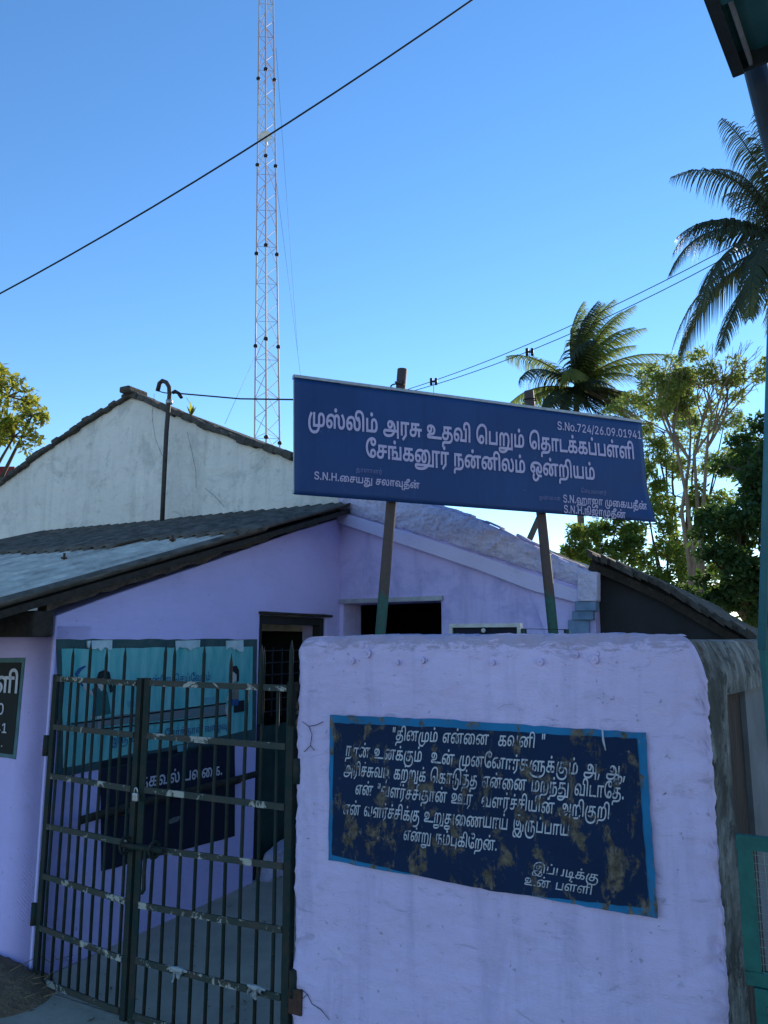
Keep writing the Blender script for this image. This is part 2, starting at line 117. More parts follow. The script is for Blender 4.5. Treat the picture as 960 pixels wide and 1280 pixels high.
't121':[825,[[261,-23,201,-24,105,52,49,200,49,305,49,412,106,570,230,656,332,657,477,657,564,656,700,570,777,370,777,197,777,62,727,-120,681,-187,648,-234,565,-290,457,-312,385,-311,272,-311,230,-312,184,-336,167,-357,151,-380,133,-460,133,-525,133,-556,135,-610,136,-633,54,-641,51,-606,47,-520,47,-485,47,-398,79,-276,104,-237,122,-212,161,-182,212,-168,245,-167,354,-167,443,-168,557,-138,627,-76,650,-25,670,18,691,136,691,211,691,308,652,428,587,492,508,516,467,517,325,517,274,516,203,492,178,465,156,438,135,364,135,307,135,214,211,120,269,121,313,120,376,174,411,308,411,427,411,965,239,965,239,605,160,573,160,1109,683,1109,683,965,496,965,496,453,496,318,473,166,452,115,421,38,324,-24],[657,1687,743,1686,833,1548,833,1437,833,1310,757,1188,702,1189,644,1188,574,1306,574,1411,574,1456,593,1580,620,1637,671,1593,655,1554,640,1476,640,1439,640,1394,656,1338,684,1312,702,1313,731,1312,763,1376,763,1427,763,1496,707,1560,663,1561,655,1560,633,1558,624,1557,547,1540,475,1370,475,1253,475,1196,489,1106,501,1071,417,1059,408,1098,398,1194,398,1249,398,1336,429,1494,492,1616,590,1686]]],
't40':[1619,[[1320,1133,1396,1132,1501,980,1555,694,1555,489,1555,244,1493,-66,1440,-153,1402,-216,1306,-286,1197,-312,1138,-311,272,-311,230,-312,184,-336,167,-357,151,-380,133,-460,133,-525,133,-556,135,-610,136,-633,54,-641,51,-606,47,-520,47,-485,47,-398,79,-276,104,-237,122,-212,161,-182,212,-168,245,-167,1116,-167,1209,-168,1341,-114,1426,26,1466,288,1466,495,1466,676,1427,892,1358,988,1314,989,1287,988,1241,954,1224,917,1204,870,1188,746,1188,639,1188,1,1102,1,1102,643,1102,740,1092,878,1077,923,1067,952,1035,988,1012,989,989,988,958,954,947,927,931,882,922,744,922,657,922,1,836,1,836,683,836,780,845,912,869,1008,889,1049,910,1090,968,1132,1005,1133,1044,1132,1104,1076,1148,966,1161,887,1140,901,1151,966,1198,1072,1271,1132],[249,-23,196,-24,108,82,57,306,57,487,57,700,142,988,282,1132,364,1133,440,1132,549,1042,618,884,651,678,651,561,651,432,623,232,603,145,869,145,867,1,515,1,511,127,534,196,563,402,563,539,563,680,513,880,422,984,360,985,290,984,190,850,136,620,136,475,136,340,167,182,220,112,253,113,279,112,318,158,340,246,340,311,340,410,288,516,247,517,207,516,137,432,108,369,93,497,123,566,212,656,261,657,333,656,422,480,422,331,422,220,380,60,303,-24]]],
't21':[1022,[[331,1133,404,1132,495,1056,546,940,559,879,541,861,556,946,607,1068,681,1132,729,1133,804,1132,906,1014,959,806,959,671,959,536,919,348,883,287,845,220,738,152,611,126,542,127,448,127,382,126,281,110,210,62,187,17,168,-22,151,-122,151,-185,151,-302,195,-438,260,-496,292,-495,336,-496,400,-446,452,-354,478,-295,520,-202,596,-78,687,-14,751,-13,787,-14,856,-52,912,-134,946,-260,946,-347,946,-436,905,-570,833,-642,787,-641,744,-642,683,-594,644,-512,625,-412,625,-361,625,-268,671,-140,705,-81,772,-109,738,-160,707,-272,707,-335,707,-404,744,-504,789,-503,807,-504,842,-474,865,-406,865,-345,865,-286,841,-212,801,-170,755,-154,733,-153,718,-154,689,-160,675,-165,652,-180,609,-238,569,-320,549,-367,516,-450,443,-574,355,-642,297,-641,215,-642,111,-516,63,-308,63,-189,63,-80,100,78,131,131,166,188,260,248,372,270,432,271,521,271,597,270,713,290,797,344,823,393,848,438,871,574,871,669,871,774,833,914,767,986,726,987,697,986,652,952,635,915,616,868,600,746,600,639,600,411,513,411,513,587,513,682,494,834,453,938,385,992,337,993,306,992,272,982,252,969,217,941,190,912,157,834,142,744,142,697,142,610,185,504,234,505,273,504,322,592,322,671,322,740,285,842,220,896,178,897,242,989,288,980,361,902,404,772,404,685,404,540,311,368,235,369,179,368,102,454,63,600,63,691,63,830,137,1028,260,1132]]],
'l1485':[466,[[113,903,103,1457,197,1457,187,903],[279,903,269,1457,363,1457,353,903]]],
't12':[801,[[249,-23,196,-24,108,80,57,302,57,479,57,632,107,860,150,937,182,994,264,1070,376,1108,451,1109,508,1109,508,965,439,965,375,964,289,934,234,882,214,847,176,778,136,586,136,465,136,336,167,180,220,112,253,113,280,112,319,158,340,246,340,311,340,410,288,516,247,517,207,516,137,432,108,369,93,497,123,566,212,656,261,657,333,656,422,480,422,331,422,220,380,60,303,-24],[528,1,528,965,492,965,494,1109,784,1109,784,965,614,965,614,1]]],
't102':[1062,[[499,-23,438,-24,342,52,286,200,286,305,286,412,343,570,468,656,569,657,694,657,781,656,903,560,979,396,1014,190,1014,81,1014,-80,965,-320,879,-490,765,-594,634,-642,566,-641,537,-641,431,-642,273,-536,164,-354,98,-122,68,134,68,261,68,303,68,466,108,754,172,1004,207,1109,280,1021,240,908,184,670,154,424,154,301,154,263,154,112,199,-158,293,-368,443,-488,548,-487,560,-487,645,-488,780,-416,875,-274,926,-60,926,83,926,232,864,424,755,516,686,517,562,517,511,516,440,492,415,465,393,438,372,364,372,307,372,214,448,120,506,121,550,120,613,174,648,308,648,427,648,965,476,965,476,605,397,573,397,1109,920,1109,920,965,733,965,733,453,733,318,710,166,689,115,658,38,561,-24]]],
't150':[1483,[[1252,639,1308,638,1390,526,1435,324,1435,189,1435,40,1392,-200,1312,-384,1197,-516,1051,-602,880,-642,783,-641,737,-641,577,-642,347,-534,194,-346,105,-104,68,170,68,307,68,357,68,486,103,754,162,1004,196,1109,270,1021,232,906,180,678,154,456,154,351,154,323,154,182,192,-64,276,-264,414,-410,613,-488,748,-487,771,-487,863,-488,1019,-454,1147,-386,1245,-276,1313,-128,1347,66,1347,187,1347,332,1291,494,1240,495,1209,494,1155,444,1135,415,1136,563,1155,590,1213,638],[507,-23,454,-24,366,82,315,306,315,487,315,650,364,892,450,1052,558,1132,616,1133,660,1132,730,1098,788,1036,813,995,800,803,765,890,676,984,613,985,546,984,448,850,394,620,394,475,394,340,425,182,478,112,511,113,538,112,577,158,598,246,598,311,598,410,546,516,505,517,465,516,395,432,366,369,351,497,381,566,470,656,519,657,591,656,680,480,680,331,680,220,638,60,561,-24],[795,1,795,833,807,989,807,1109,1311,1109,1311,965,1141,965,1141,1,1055,1,1055,965,881,965,881,1]]],
'l1375':[269,[[53,-349,96,205,196,205,120,-349]]],
't7':[1313,[[321,-247,224,-248,94,-154,29,12,29,121,29,170,51,266,74,299,87,316,117,340,166,352,206,353,953,353,956,209,217,209,186,208,153,204,137,192,129,181,114,156,114,113,114,14,220,-102,327,-101,344,-101,445,-102,590,-8,685,156,709,261,713,299,722,348,730,450,730,503,730,618,690,826,607,968,542,989,529,992,506,994,493,995,462,994,410,950,379,862,379,795,379,720,424,618,465,619,503,618,548,712,548,801,548,866,527,972,501,1021,558,1055,576,1024,607,944,626,846,626,793,626,722,605,608,563,526,502,482,463,483,418,482,344,550,300,686,300,787,300,910,358,1062,451,1132,503,1133,580,1132,697,1028,776,848,816,624,816,505,816,450,810,348,804,301,798,257,770,92,639,-132,454,-248,342,-247],[922,-641,792,-642,648,-468,648,-307,648,-250,677,-148,738,-82,784,-81,810,-82,866,-104,891,-123,877,-253,855,-240,810,-220,790,-219,759,-220,725,-268,725,-313,725,-362,762,-446,850,-498,926,-497,933,-497,1019,-498,1150,-412,1225,-244,1225,-125,1225,-38,1175,62,1131,63,1099,62,1050,28,1033,3,1033,141,1053,164,1107,200,1145,201,1186,200,1261,128,1309,-18,1309,-129,1309,-282,1217,-514,1046,-642,928,-641],[947,-247,947,1109,1033,1109,1033,-247]]],
't79':[723,[[261,-23,201,-24,105,52,49,200,49,305,49,412,106,570,230,656,332,657,683,657,683,517,325,517,274,516,203,492,178,465,156,438,135,364,135,307,135,214,211,120,269,121,313,120,376,174,411,308,411,427,411,965,239,965,239,605,160,573,160,1109,683,1109,683,965,496,965,496,453,496,318,473,166,452,115,421,38,324,-24],[432,1357,403,1356,365,1430,365,1491,365,1548,403,1624,432,1625,461,1624,499,1548,499,1491,499,1430,461,1356]]],
't114':[797,[[88,1,88,1109,174,1109,174,145,780,145,780,1],[489,943,530,942,589,890,626,800,643,684,643,621,643,530,625,342,612,249,498,-567,419,-523,497,21,500,53,519,189,536,300,556,504,556,615,556,702,521,798,488,799,451,798,406,682,406,573,406,476,441,308,497,170,528,113,456,39,421,116,360,282,323,474,323,591,323,690,361,848,436,942]]],
't91':[869,[[570,1133,646,1132,751,980,805,694,805,489,805,244,743,-66,690,-153,652,-216,556,-286,447,-312,388,-311,270,-311,228,-312,182,-336,165,-357,149,-380,131,-460,131,-525,131,-556,133,-610,134,-633,52,-641,49,-606,45,-520,45,-485,45,-398,77,-276,102,-237,120,-212,159,-182,210,-168,243,-167,366,-167,459,-168,591,-114,676,26,716,288,716,495,716,676,677,892,608,988,563,989,537,988,491,954,474,917,454,870,438,746,438,639,438,1,352,1,352,643,352,740,342,878,327,923,317,952,285,988,262,989,239,988,208,954,197,927,181,882,172,742,172,655,172,1,86,1,86,683,86,780,95,912,119,1008,139,1049,160,1090,218,1132,255,1133,294,1132,354,1076,398,966,411,887,390,901,401,966,448,1072,521,1132],[434,1357,405,1356,367,1430,367,1491,367,1548,405,1624,434,1625,463,1624,501,1548,501,1491,501,1430,463,1356]]],
't116':[1015,[[424,-593,342,-594,211,-458,119,-196,71,184,71,429,71,485,71,726,119,1112,208,1400,329,1590,475,1686,557,1687,639,1686,760,1602,804,1527,839,1468,887,1318,915,1130,928,898,928,755,928,1,842,1,842,669,842,836,826,1130,778,1362,730,1435,699,1482,612,1536,554,1537,494,1536,378,1460,278,1302,201,1048,157,692,157,459,157,224,193,-118,262,-338,360,-444,421,-443,480,-444,566,-372,621,-232,648,-28,648,107,648,252,622,422,573,494,538,495,508,494,456,444,436,415,437,563,455,590,514,638,553,639,607,638,690,530,736,304,736,125,736,-78,689,-354,604,-520,491,-594],[355,1,355,1109,442,1109,442,1]]],
't84':[825,[[261,-23,201,-24,105,52,49,200,49,305,49,412,106,570,230,656,332,657,477,657,564,656,700,570,777,370,777,197,777,62,727,-120,681,-187,648,-234,565,-290,457,-312,385,-311,272,-311,230,-312,184,-336,167,-357,151,-380,133,-460,133,-525,133,-556,135,-610,136,-633,54,-641,51,-606,47,-520,47,-485,47,-398,79,-276,104,-237,122,-212,161,-182,212,-168,245,-167,354,-167,443,-168,557,-138,627,-76,650,-25,670,18,691,136,691,211,691,308,652,428,587,492,508,516,467,517,325,517,274,516,203,492,178,465,156,438,135,364,135,307,135,214,211,120,269,121,313,120,376,174,411,308,411,427,411,965,239,965,239,605,160,573,160,1109,683,1109,683,965,496,965,496,453,496,318,473,166,452,115,421,38,324,-24],[435,1357,406,1356,368,1430,368,1491,368,1548,406,1624,435,1625,464,1624,502,1548,502,1491,502,1430,464,1356]]],
't29':[858,[[580,1133,655,1132,751,978,797,704,797,525,797,384,767,184,734,121,711,74,651,22,570,0,512,1,88,1,88,1109,174,1109,174,145,400,145,400,711,400,834,423,980,445,1031,468,1080,532,1132],[578,989,561,988,529,966,518,943,502,906,486,800,486,677,486,145,533,145,601,144,677,220,709,392,709,535,709,662,682,866,625,988]]],
't85':[789,[[557,725,608,724,691,620,741,416,741,269,741,88,689,-120,642,-187,610,-234,527,-290,419,-312,347,-311,272,-311,230,-312,184,-336,167,-357,151,-380,133,-460,133,-525,133,-556,135,-610,136,-633,54,-641,51,-606,47,-520,47,-485,47,-398,79,-276,104,-237,122,-212,161,-182,212,-168,245,-167,338,-167,420,-168,523,-140,587,-78,610,-27,630,16,655,158,655,263,655,366,628,506,575,578,536,579,508,578,451,528,430,495,427,645,453,676,517,724],[88,1,88,1109,609,1109,609,965,434,965,434,1,348,1,348,965,174,965,174,1],[395,1357,366,1356,328,1430,328,1491,328,1548,366,1624,395,1625,424,1624,462,1548,462,1491,462,1430,424,1356]]],
't11':[1540,[[298,1133,405,1132,539,1014,602,816,602,699,602,582,560,428,482,334,374,284,309,271,229,255,193,248,158,230,147,208,147,191,147,166,163,144,182,145,1494,145,1494,1,191,1,144,0,87,50,62,136,62,189,62,248,94,332,166,384,226,397,298,411,368,424,454,480,500,558,516,650,516,699,516,782,473,910,390,988,330,993,302,995,291,994,268,994,263,995,209,994,136,898,136,799,136,724,181,624,222,625,259,624,305,718,305,805,305,862,284,972,258,1021,318,1055,336,1026,365,944,383,844,383,785,383,654,299,488,220,489,175,488,101,564,57,704,57,797,57,910,119,1060,228,1132],[858,265,815,264,740,344,695,516,695,651,695,818,763,1030,871,1132,931,1133,987,1132,1065,1072,1096,1025,1082,847,1056,910,991,992,937,993,889,992,817,916,774,782,770,693,769,643,769,550,792,440,832,392,858,393,877,392,905,424,922,484,922,527,922,592,882,666,850,667,821,666,769,588,746,519,731,635,755,706,827,796,867,797,926,796,997,656,997,541,997,412,923,264],[1077,289,1077,935,1090,995,1090,1109,1494,1109,1494,973,1376,973,1376,289,1294,289,1294,973,1159,973,1159,289]]],
't24':[1648,[[249,-23,196,-24,108,82,57,306,57,487,57,684,144,974,302,1132,408,1133,456,1132,543,1102,623,1040,662,991,703,919,760,814,825,544,825,379,825,244,786,66,713,-24,663,-23,605,-24,532,80,497,258,497,373,497,478,519,670,563,838,596,909,644,991,691,1060,801,1132,866,1133,911,1132,986,1102,1053,1040,1084,995,1130,915,1164,848,1213,682,1240,488,1240,379,1240,244,1201,66,1128,-24,1077,-23,1020,-24,947,80,912,258,912,373,912,474,933,658,981,834,1020,917,1065,991,1095,1026,1163,1078,1260,1108,1333,1109,1631,1109,1631,965,1461,965,1461,1,1375,1,1375,965,1310,965,1277,964,1220,956,1169,934,1121,894,1096,861,1063,818,1019,668,996,480,996,379,996,240,1038,112,1074,113,1106,112,1141,188,1155,304,1155,365,1155,478,1125,674,1076,822,1047,865,1005,932,914,986,868,987,812,986,717,930,672,859,639,802,599,644,581,466,581,379,581,240,623,112,660,113,691,112,726,188,740,304,740,365,740,524,679,776,621,867,574,932,462,984,398,985,324,984,214,876,149,688,139,567,138,536,136,482,136,467,136,336,167,180,220,112,253,113,280,112,319,158,340,246,340,311,340,410,288,516,247,517,207,516,137,432,108,369,93,497,123,566,212,656,261,657,333,656,422,480,422,331,422,220,380,60,303,-24]]],
't89':[963,[[354,1,354,1109,440,1109,440,145,789,145,789,1109,875,1109,875,1],[240,-21,203,-22,148,28,129,73,118,102,99,178,88,302,88,405,88,1109,174,1109,174,447,174,354,182,204,202,165,212,144,239,122,258,123,287,122,338,182,360,251,358,79,339,40,281,-22],[481,1357,452,1356,414,1430,414,1491,414,1548,452,1624,481,1625,510,1624,548,1548,548,1491,548,1430,510,1356]]],
't8':[1126,[[256,-641,191,-642,98,-552,49,-384,49,-267,49,-126,122,90,183,163,242,232,396,302,479,303,559,302,690,248,740,201,797,146,873,-4,910,-178,910,-267,910,-442,801,-642,698,-641,628,-642,495,-564,433,-485,381,-436,283,-264,200,-50,171,61,125,226,76,564,76,759,76,932,135,1264,256,1528,441,1686,567,1687,690,1686,867,1550,925,1415,963,1324,1013,1104,1038,826,1038,645,1038,1,952,1,952,545,952,736,930,1036,882,1262,843,1343,796,1440,662,1536,567,1537,483,1536,336,1434,225,1234,162,942,162,751,162,626,180,420,216,232,241,135,264,36,342,-168,446,-348,506,-411,549,-460,638,-498,689,-497,763,-498,824,-364,824,-257,824,-156,762,12,713,63,665,112,544,158,481,159,393,158,262,88,220,33,176,-26,134,-176,134,-255,134,-366,197,-498,268,-497,312,-498,392,-472,431,-427,493,-372,597,-180,672,52,688,167,702,248,715,414,715,501,715,644,676,842,614,958,580,981,530,991,523,992,504,994,495,995,459,994,402,952,368,864,368,799,368,724,413,624,454,625,491,624,537,718,537,805,537,868,513,976,487,1031,567,1021,581,992,602,918,615,832,615,785,615,698,577,564,505,488,452,489,407,488,333,564,289,704,289,797,289,910,348,1060,450,1132,513,1133,609,1132,737,976,802,696,802,509,802,420,784,184,759,71,737,-52,666,-264,574,-436,520,-497,456,-566,324,-642]]],
't140':[1051,[[820,639,874,638,956,524,1002,308,1002,157,1002,-58,929,-362,803,-552,642,-642,554,-641,534,-641,431,-642,275,-540,166,-362,99,-134,68,124,68,255,68,293,68,458,106,744,169,996,206,1109,280,1021,222,850,154,498,154,287,154,253,154,106,197,-160,290,-368,437,-488,541,-487,552,-487,661,-488,824,-348,914,-62,914,155,914,268,889,418,840,494,805,495,777,494,728,450,708,423,708,569,727,596,783,638],[361,1,361,1109,883,1109,883,965,708,965,708,1,622,1,622,965,447,965,447,1]]],
't131':[778,[[604,-565,604,1,88,1,88,1109,174,1109,174,145,604,145,604,1109,690,1109,690,-565]]],
't92':[1013,[[249,-23,196,-24,108,80,57,306,57,485,57,646,105,890,189,1052,298,1132,359,1133,407,1132,507,1080,545,1005,573,950,604,810,617,626,617,505,617,434,624,318,642,226,658,191,673,158,715,124,744,125,777,124,831,188,863,340,863,475,863,606,831,830,774,1016,738,1095,816,1201,878,1042,950,694,950,489,950,318,901,90,807,-24,737,-23,694,-24,623,26,597,77,565,136,531,348,530,501,530,572,522,724,498,862,472,911,452,946,396,984,355,985,286,984,188,850,136,616,136,465,136,336,167,180,220,112,253,113,280,112,319,158,340,246,340,311,340,410,288,516,247,517,207,516,137,432,108,369,93,497,123,566,212,656,261,657,333,656,422,480,422,331,422,220,380,60,303,-24],[507,1357,478,1356,440,1430,440,1491,440,1548,478,1624,507,1625,536,1624,574,1548,574,1491,574,1430,536,1356]]],
't94':[858,[[580,1133,655,1132,751,978,797,704,797,525,797,384,767,184,734,121,711,74,651,22,570,0,512,1,88,1,88,1109,174,1109,174,145,400,145,400,711,400,834,423,980,445,1031,468,1080,532,1132],[578,989,561,988,529,966,518,943,502,906,486,800,486,677,486,145,533,145,601,144,677,220,709,392,709,535,709,662,682,866,625,988],[220,-121,237,-122,274,-128,290,-131,282,-265,272,-262,248,-260,233,-259,196,-260,149,-310,149,-369,149,-424,188,-482,247,-502,276,-501,301,-501,352,-502,420,-454,464,-366,479,-303,488,-270,506,-228,539,-206,570,-201,645,-225,602,-244,563,-314,552,-363,530,-448,469,-574,372,-642,294,-641,269,-641,223,-642,137,-600,111,-563,92,-536,63,-440,63,-371,63,-256,150,-122],[549,-331,532,-313,495,-298,436,-226,402,-98,400,1,485,1,486,-58,505,-140,527,-161,541,-174,580,-188,611,-187,739,-187,739,-331],[430,1357,401,1356,363,1430,363,1491,363,1548,401,1624,430,1625,459,1624,497,1548,497,1491,497,1430,459,1356]]]}
LINES={
'sign1':'t134 t98 t145 t88 _ t6 t31 t108 _ t10 t25 t36 t42 _ t46 t28 t143 t88 _ t46 t25 t41 t23 t77 t18 t87 t28 t93 t34 t42',
'sign2':'t47 t20 t78 t18 t129 t90 _ t26 t86 t27 t42 t33 t88 _ t15 t86 t32 t42 t30 t88',
'signno':'l397 l1376 l300 l790 l1376 l1366 l1361 l1372 l1455 l1361 l1373 l1376 l1359 l1374 l1376 l1359 l1360 l1374 l1372 l1360',
'sign3':'t25 t41 t34 t41 t34 t90',
'sign4':'l397 l1376 l300 l1376 l161 l1376 t48 t20 t30 t122 _ t20 t33 t41 t156 t121 t86',
'sign5':'t46 t20 t30 t33 t41 t34 t90',
'sign6':'t134 t86 t27 t41 t93',
'sign7':'l397 l1376 l300 l1376 t40 t41 t21 t41 _ t134 t48 t18 t30 t121 t86',
'sign8':'l397 l1376 l300 l1376 l161 l1376 t26 t42 t21 t41 t134 t121 t86',
'wall1':'l1485 t25 t42 t27 t134 t88 _ t12 t86 t48 t27 _ _ t18 t36 t27 t42 _ l1485',
'wall2':'t26 t41 t86 _ t10 t27 t77 t102 t88 _ _ t10 t86 _ t134 t86 t47 t27 t41 t90 t18 t150 t77 t102 t88 _ t6 l1375 _ t7 l1375',
'wall3':'t6 t31 t42 t79 t108 t36 t114 _ t18 t91 t143 t77 _ t46 t18 t41 t116 t84 t25 _ t12 t86 t48 t27 _ t29 t32 t85 t122 _ t36 t42 t23 t41 t47 t25 l1376',
'wall4':'t12 t86 _ l1485 t36 t34 t90 t79 t20 t42 t25 t41 t86 _ t11 t90 _ _ t36 t34 t90 t79 t20 t42 t30 t42 t86 _ t6 t32 t42 t102 t32 t42',
'wall5':'t12 t86 _ t36 t34 t90 t79 t20 t42 t77 t102 _ t10 t143 t122 t48 t24 t30 t41 t89 _ t8 t140 t87 t28 t41 t89',
'wall6':'t12 t86 t143 _ t26 t88 t131 t18 t42 t47 t32 t86 l1376',
'wall7':'t8 t87 t28 t114 t77 t102',
'wall8':'t10 t86 _ t28 t93 t34 t42',
'board':'t25 t18 t36 t92 _ t28 t33 t48 t18 l1376',
'plate1':'t28 t93 t34 t42',
'plate2':'l1366 l1359',
'plate3':'l1360 l1374 l1372 l1360',
'plate4':'t102 l1376 l1376 l1376',
'mur1':'t26 t86 t47 t32 _ t46 t20 t89 t47 t36 t41 t88',
'mur2':'t8 t140 _ t48 t18 t18 t93 _ t47 t20 t90 t85 t25 t41 t92 _ t36 t41 t94 t156'}
# ------------------------------------------------------------------ view geometry helpers
CP, SP = math.cos(PITCH), math.sin(PITCH)
CAM = V((0, 0, EYE))

def ray(px, py):
    dx, dy = (px - 480) / F, (640 - py) / F
    return V((dx, CP - dy * SP, SP + dy * CP))

def ground(px, py, z=0.0):
    r = ray(px, py)
    return CAM + r * ((z - EYE) / r.z)

def at(px, py, y):
    r = ray(px, py)
    return CAM + r * (y / r.y)

class Plane:
    """vertical plane: o origin on the plane, d horizontal direction; n faces the viewer"""
    def __init__(s, o, d):
        s.o = V((o[0], o[1], 0)); s.d = V((d[0], d[1], 0)).normalized()
        n = V((s.d.y, -s.d.x, 0))
        if n.dot(CAM - s.o) < 0: n = -n
        s.n = n
    def hit(s, px, py, off=0.0):
        r = ray(px, py)
        t = (s.o + s.n * off - CAM).dot(s.n) / r.dot(s.n)
        return CAM + r * t
    def sz(s, px, py):
        p = s.hit(px, py)
        return ((p - s.o).dot(s.d), p.z)
    def pt(s, a, z, off=0.0):
        return s.o + s.d * a + V((0, 0, z)) + s.n * off
    def shifted(s, off):
        q = Plane(s.o, s.d); q.n = s.n; q.o = s.o + s.n * off
        return q

TH = R(28)
A = V((math.sin(TH), math.cos(TH), 0))       # along the school's depth
B = V((math.cos(TH), -math.sin(TH), 0))      # along its front
UP = V((0, 0, 1))

# ------------------------------------------------------------------ object helpers
def setp(o, label=None, cat=None, group=None, kind=None):
    if label: o['label'] = label
    if cat: o['category'] = cat
    if group: o['group'] = group
    if kind: o['kind'] = kind
    return o

def thing(name, loc, label, cat, group=None):
    o = bpy.data.objects.new(name, None)
    COL.objects.link(o)
    o.location = loc
    o.empty_display_size = 0.2
    return setp(o, label, cat, group)

def worldloc(o):
    p = V((0, 0, 0))
    while o is not None:
        p += V(o.location); o = o.parent
    return p

class MB:
    def __init__(s):
        s.v = []; s.f = []; s.m = []; s.sm = []
    def add(s, vs_, fs, mi=0, smooth=False):
        k = len(s.v)
        s.v += [tuple(p) for p in vs_]
        for f in fs:
            s.f.append(tuple(i + k for i in f)); s.m.append(mi); s.sm.append(smooth)
        return s
    def box(s, c, ax, ay, az, mi=0):
        c = V(c)
        vs_ = [c + sx * ax + sy * ay + sz * az for sx in (-1, 1) for sy in (-1, 1) for sz in (-1, 1)]
        return s.add(vs_, [(0, 1, 3, 2), (4, 6, 7, 5), (0, 4, 5, 1), (2, 3, 7, 6), (0, 2, 6, 4), (1, 5, 7, 3)], mi)
    def bar(s, p, q, w, h, side=None, mi=0):
        """straight bar p->q, half sizes w (sideways), h"""
        p, q = V(p), V(q); d = (q - p)
        L = d.length; d.normalize()
        if side is None:
            side = d.cross(UP) if abs(d.z) < 0.95 else d.cross(V((1, 0, 0)))
        side = (V(side) - d * d.dot(V(side))).normalized(); o = side.cross(d)
        return s.box((p + q) / 2, d * (L / 2), side * w, o * h, mi)
    def tube(s, pts, r, n=8, mi=0, cap=True):
        pts = [V(p) for p in pts]
        rs = r if isinstance(r, (list, tuple)) else [r] * len(pts)
        rings = []; prev = None
        for i, p in enumerate(pts):
            d = (pts[min(i + 1, len(pts) - 1)] - pts[max(i - 1, 0)]).normalized()
            if prev is None:
                a = d.cross(UP) if abs(d.z) < 0.9 else d.cross(V((1, 0, 0)))
            else:
                a = prev - d * prev.dot(d)
            a.normalize(); prev = a; b = d.cross(a)
            rings.append([p + (a * math.cos(t) + b * math.sin(t)) * rs[i] for t in [2 * math.pi * k / n for k in range(n)]])
        vs_ = [q for rg in rings for q in rg]; fs = []
        for i in range(len(rings) - 1):
            for k in range(n):
                k2 = (k + 1) % n
                fs.append((i * n + k, i * n + k2, (i + 1) * n + k2, (i + 1) * n + k))
        s.add(vs_, fs, mi, True)
        if cap:
            s.add(rings[0], [tuple(range(n))[::-1]], mi); s.add(rings[-1], [tuple(range(n))], mi)
        return s
    def slab(s, outer, holes, pt, n, t, mi=0, back=True, edge_mi=None):
        """flat panel: 2-D outline and holes mapped by pt(a,z); thickness t behind the face"""
        loops = [list(outer)] + [list(h) for h in holes]
        flat = [p for l in loops for p in l]
        tris = geometry.tessellate_polygon([[V((a, b, 0)) for a, b in l] for l in loops])
        P = [pt(a, b) for a, b in flat]
        k0 = len(s.v)
        fs = []
        for tr in tris:
            x, y, z = [P[i] for i in tr]
            fs.append(tuple(tr) if (y - x).cross(z - x).dot(n) > 0 else tuple(tr)[::-1])
        s.add(P, fs, mi)
        if t:
            Q = [p - n * t for p in P]
            if back: s.add(Q, [f[::-1] for f in fs], mi)
            i0 = 0
            for l in loops:
                L = len(l)
                for i in range(L):
                    j = (i + 1) % L
                    s.add([P[i0 + i], P[i0 + j], Q[i0 + j], Q[i0 + i]], [(0, 1, 2, 3)], mi if edge_mi is None else edge_mi)
                i0 += L
        return s
    def build(s, name, mats, parent=None, bevel=0, fix=True):
        me = bpy.data.meshes.new(name)
        off = worldloc(parent) if parent is not None else V((0, 0, 0))
        me.from_pydata([(x - off.x, y - off.y, z - off.z) for x, y, z in s.v], [], s.f)
        if not isinstance(mats, (list, tuple)): mats = [mats]
        for m in mats: me.materials.append(m)
        me.polygons.foreach_set('material_index', s.m)
        me.polygons.foreach_set('use_smooth', s.sm)
        if fix:
            bm = bmesh.new(); bm.from_mesh(me)
            bmesh.ops.remove_doubles(bm, verts=bm.verts, dist=1e-5)
            bmesh.ops.recalc_face_normals(bm, faces=bm.faces)
            bm.to_mesh(me); bm.free()
        me.update()
        o = bpy.data.objects.new(name, me)
        COL.objects.link(o)
        if parent is not None: o.parent = parent
        if bevel:
            b = o.modifiers.new('bevel', 'BEVEL'); b.width = bevel; b.segments = 2; b.limit_method = 'ANGLE'; b.angle_limit = R(40)
        return o

def solid(name, mb, mat, loc, label, cat, group=None, kind=None, bevel=0, fix=True):
    """a top-level thing that is one mesh, origin at loc"""
    class _P: pass
    o = MB.build(mb, name, mat, None, bevel, fix)
    loc = V(loc)
    o.data.transform(Matrix.Translation(-loc)); o.location = loc
    return setp(o, label, cat, group, kind)

# ------------------------------------------------------------------ materials
def newmat(name):
    m = bpy.data.materials.new(name); m.use_nodes = True
    nt = m.node_tree
    return m, nt, nt.nodes['Principled BSDF']

def N(nt, t, **kw):
    n = nt.nodes.new(t)
    for k, v in kw.items():
        if k.startswith('i_'):
            n.inputs[k[2:].replace('_', ' ')].default_value = v
        else: setattr(n, k, v)
    return n

def lk(nt, a, b): nt.links.new(a, b)

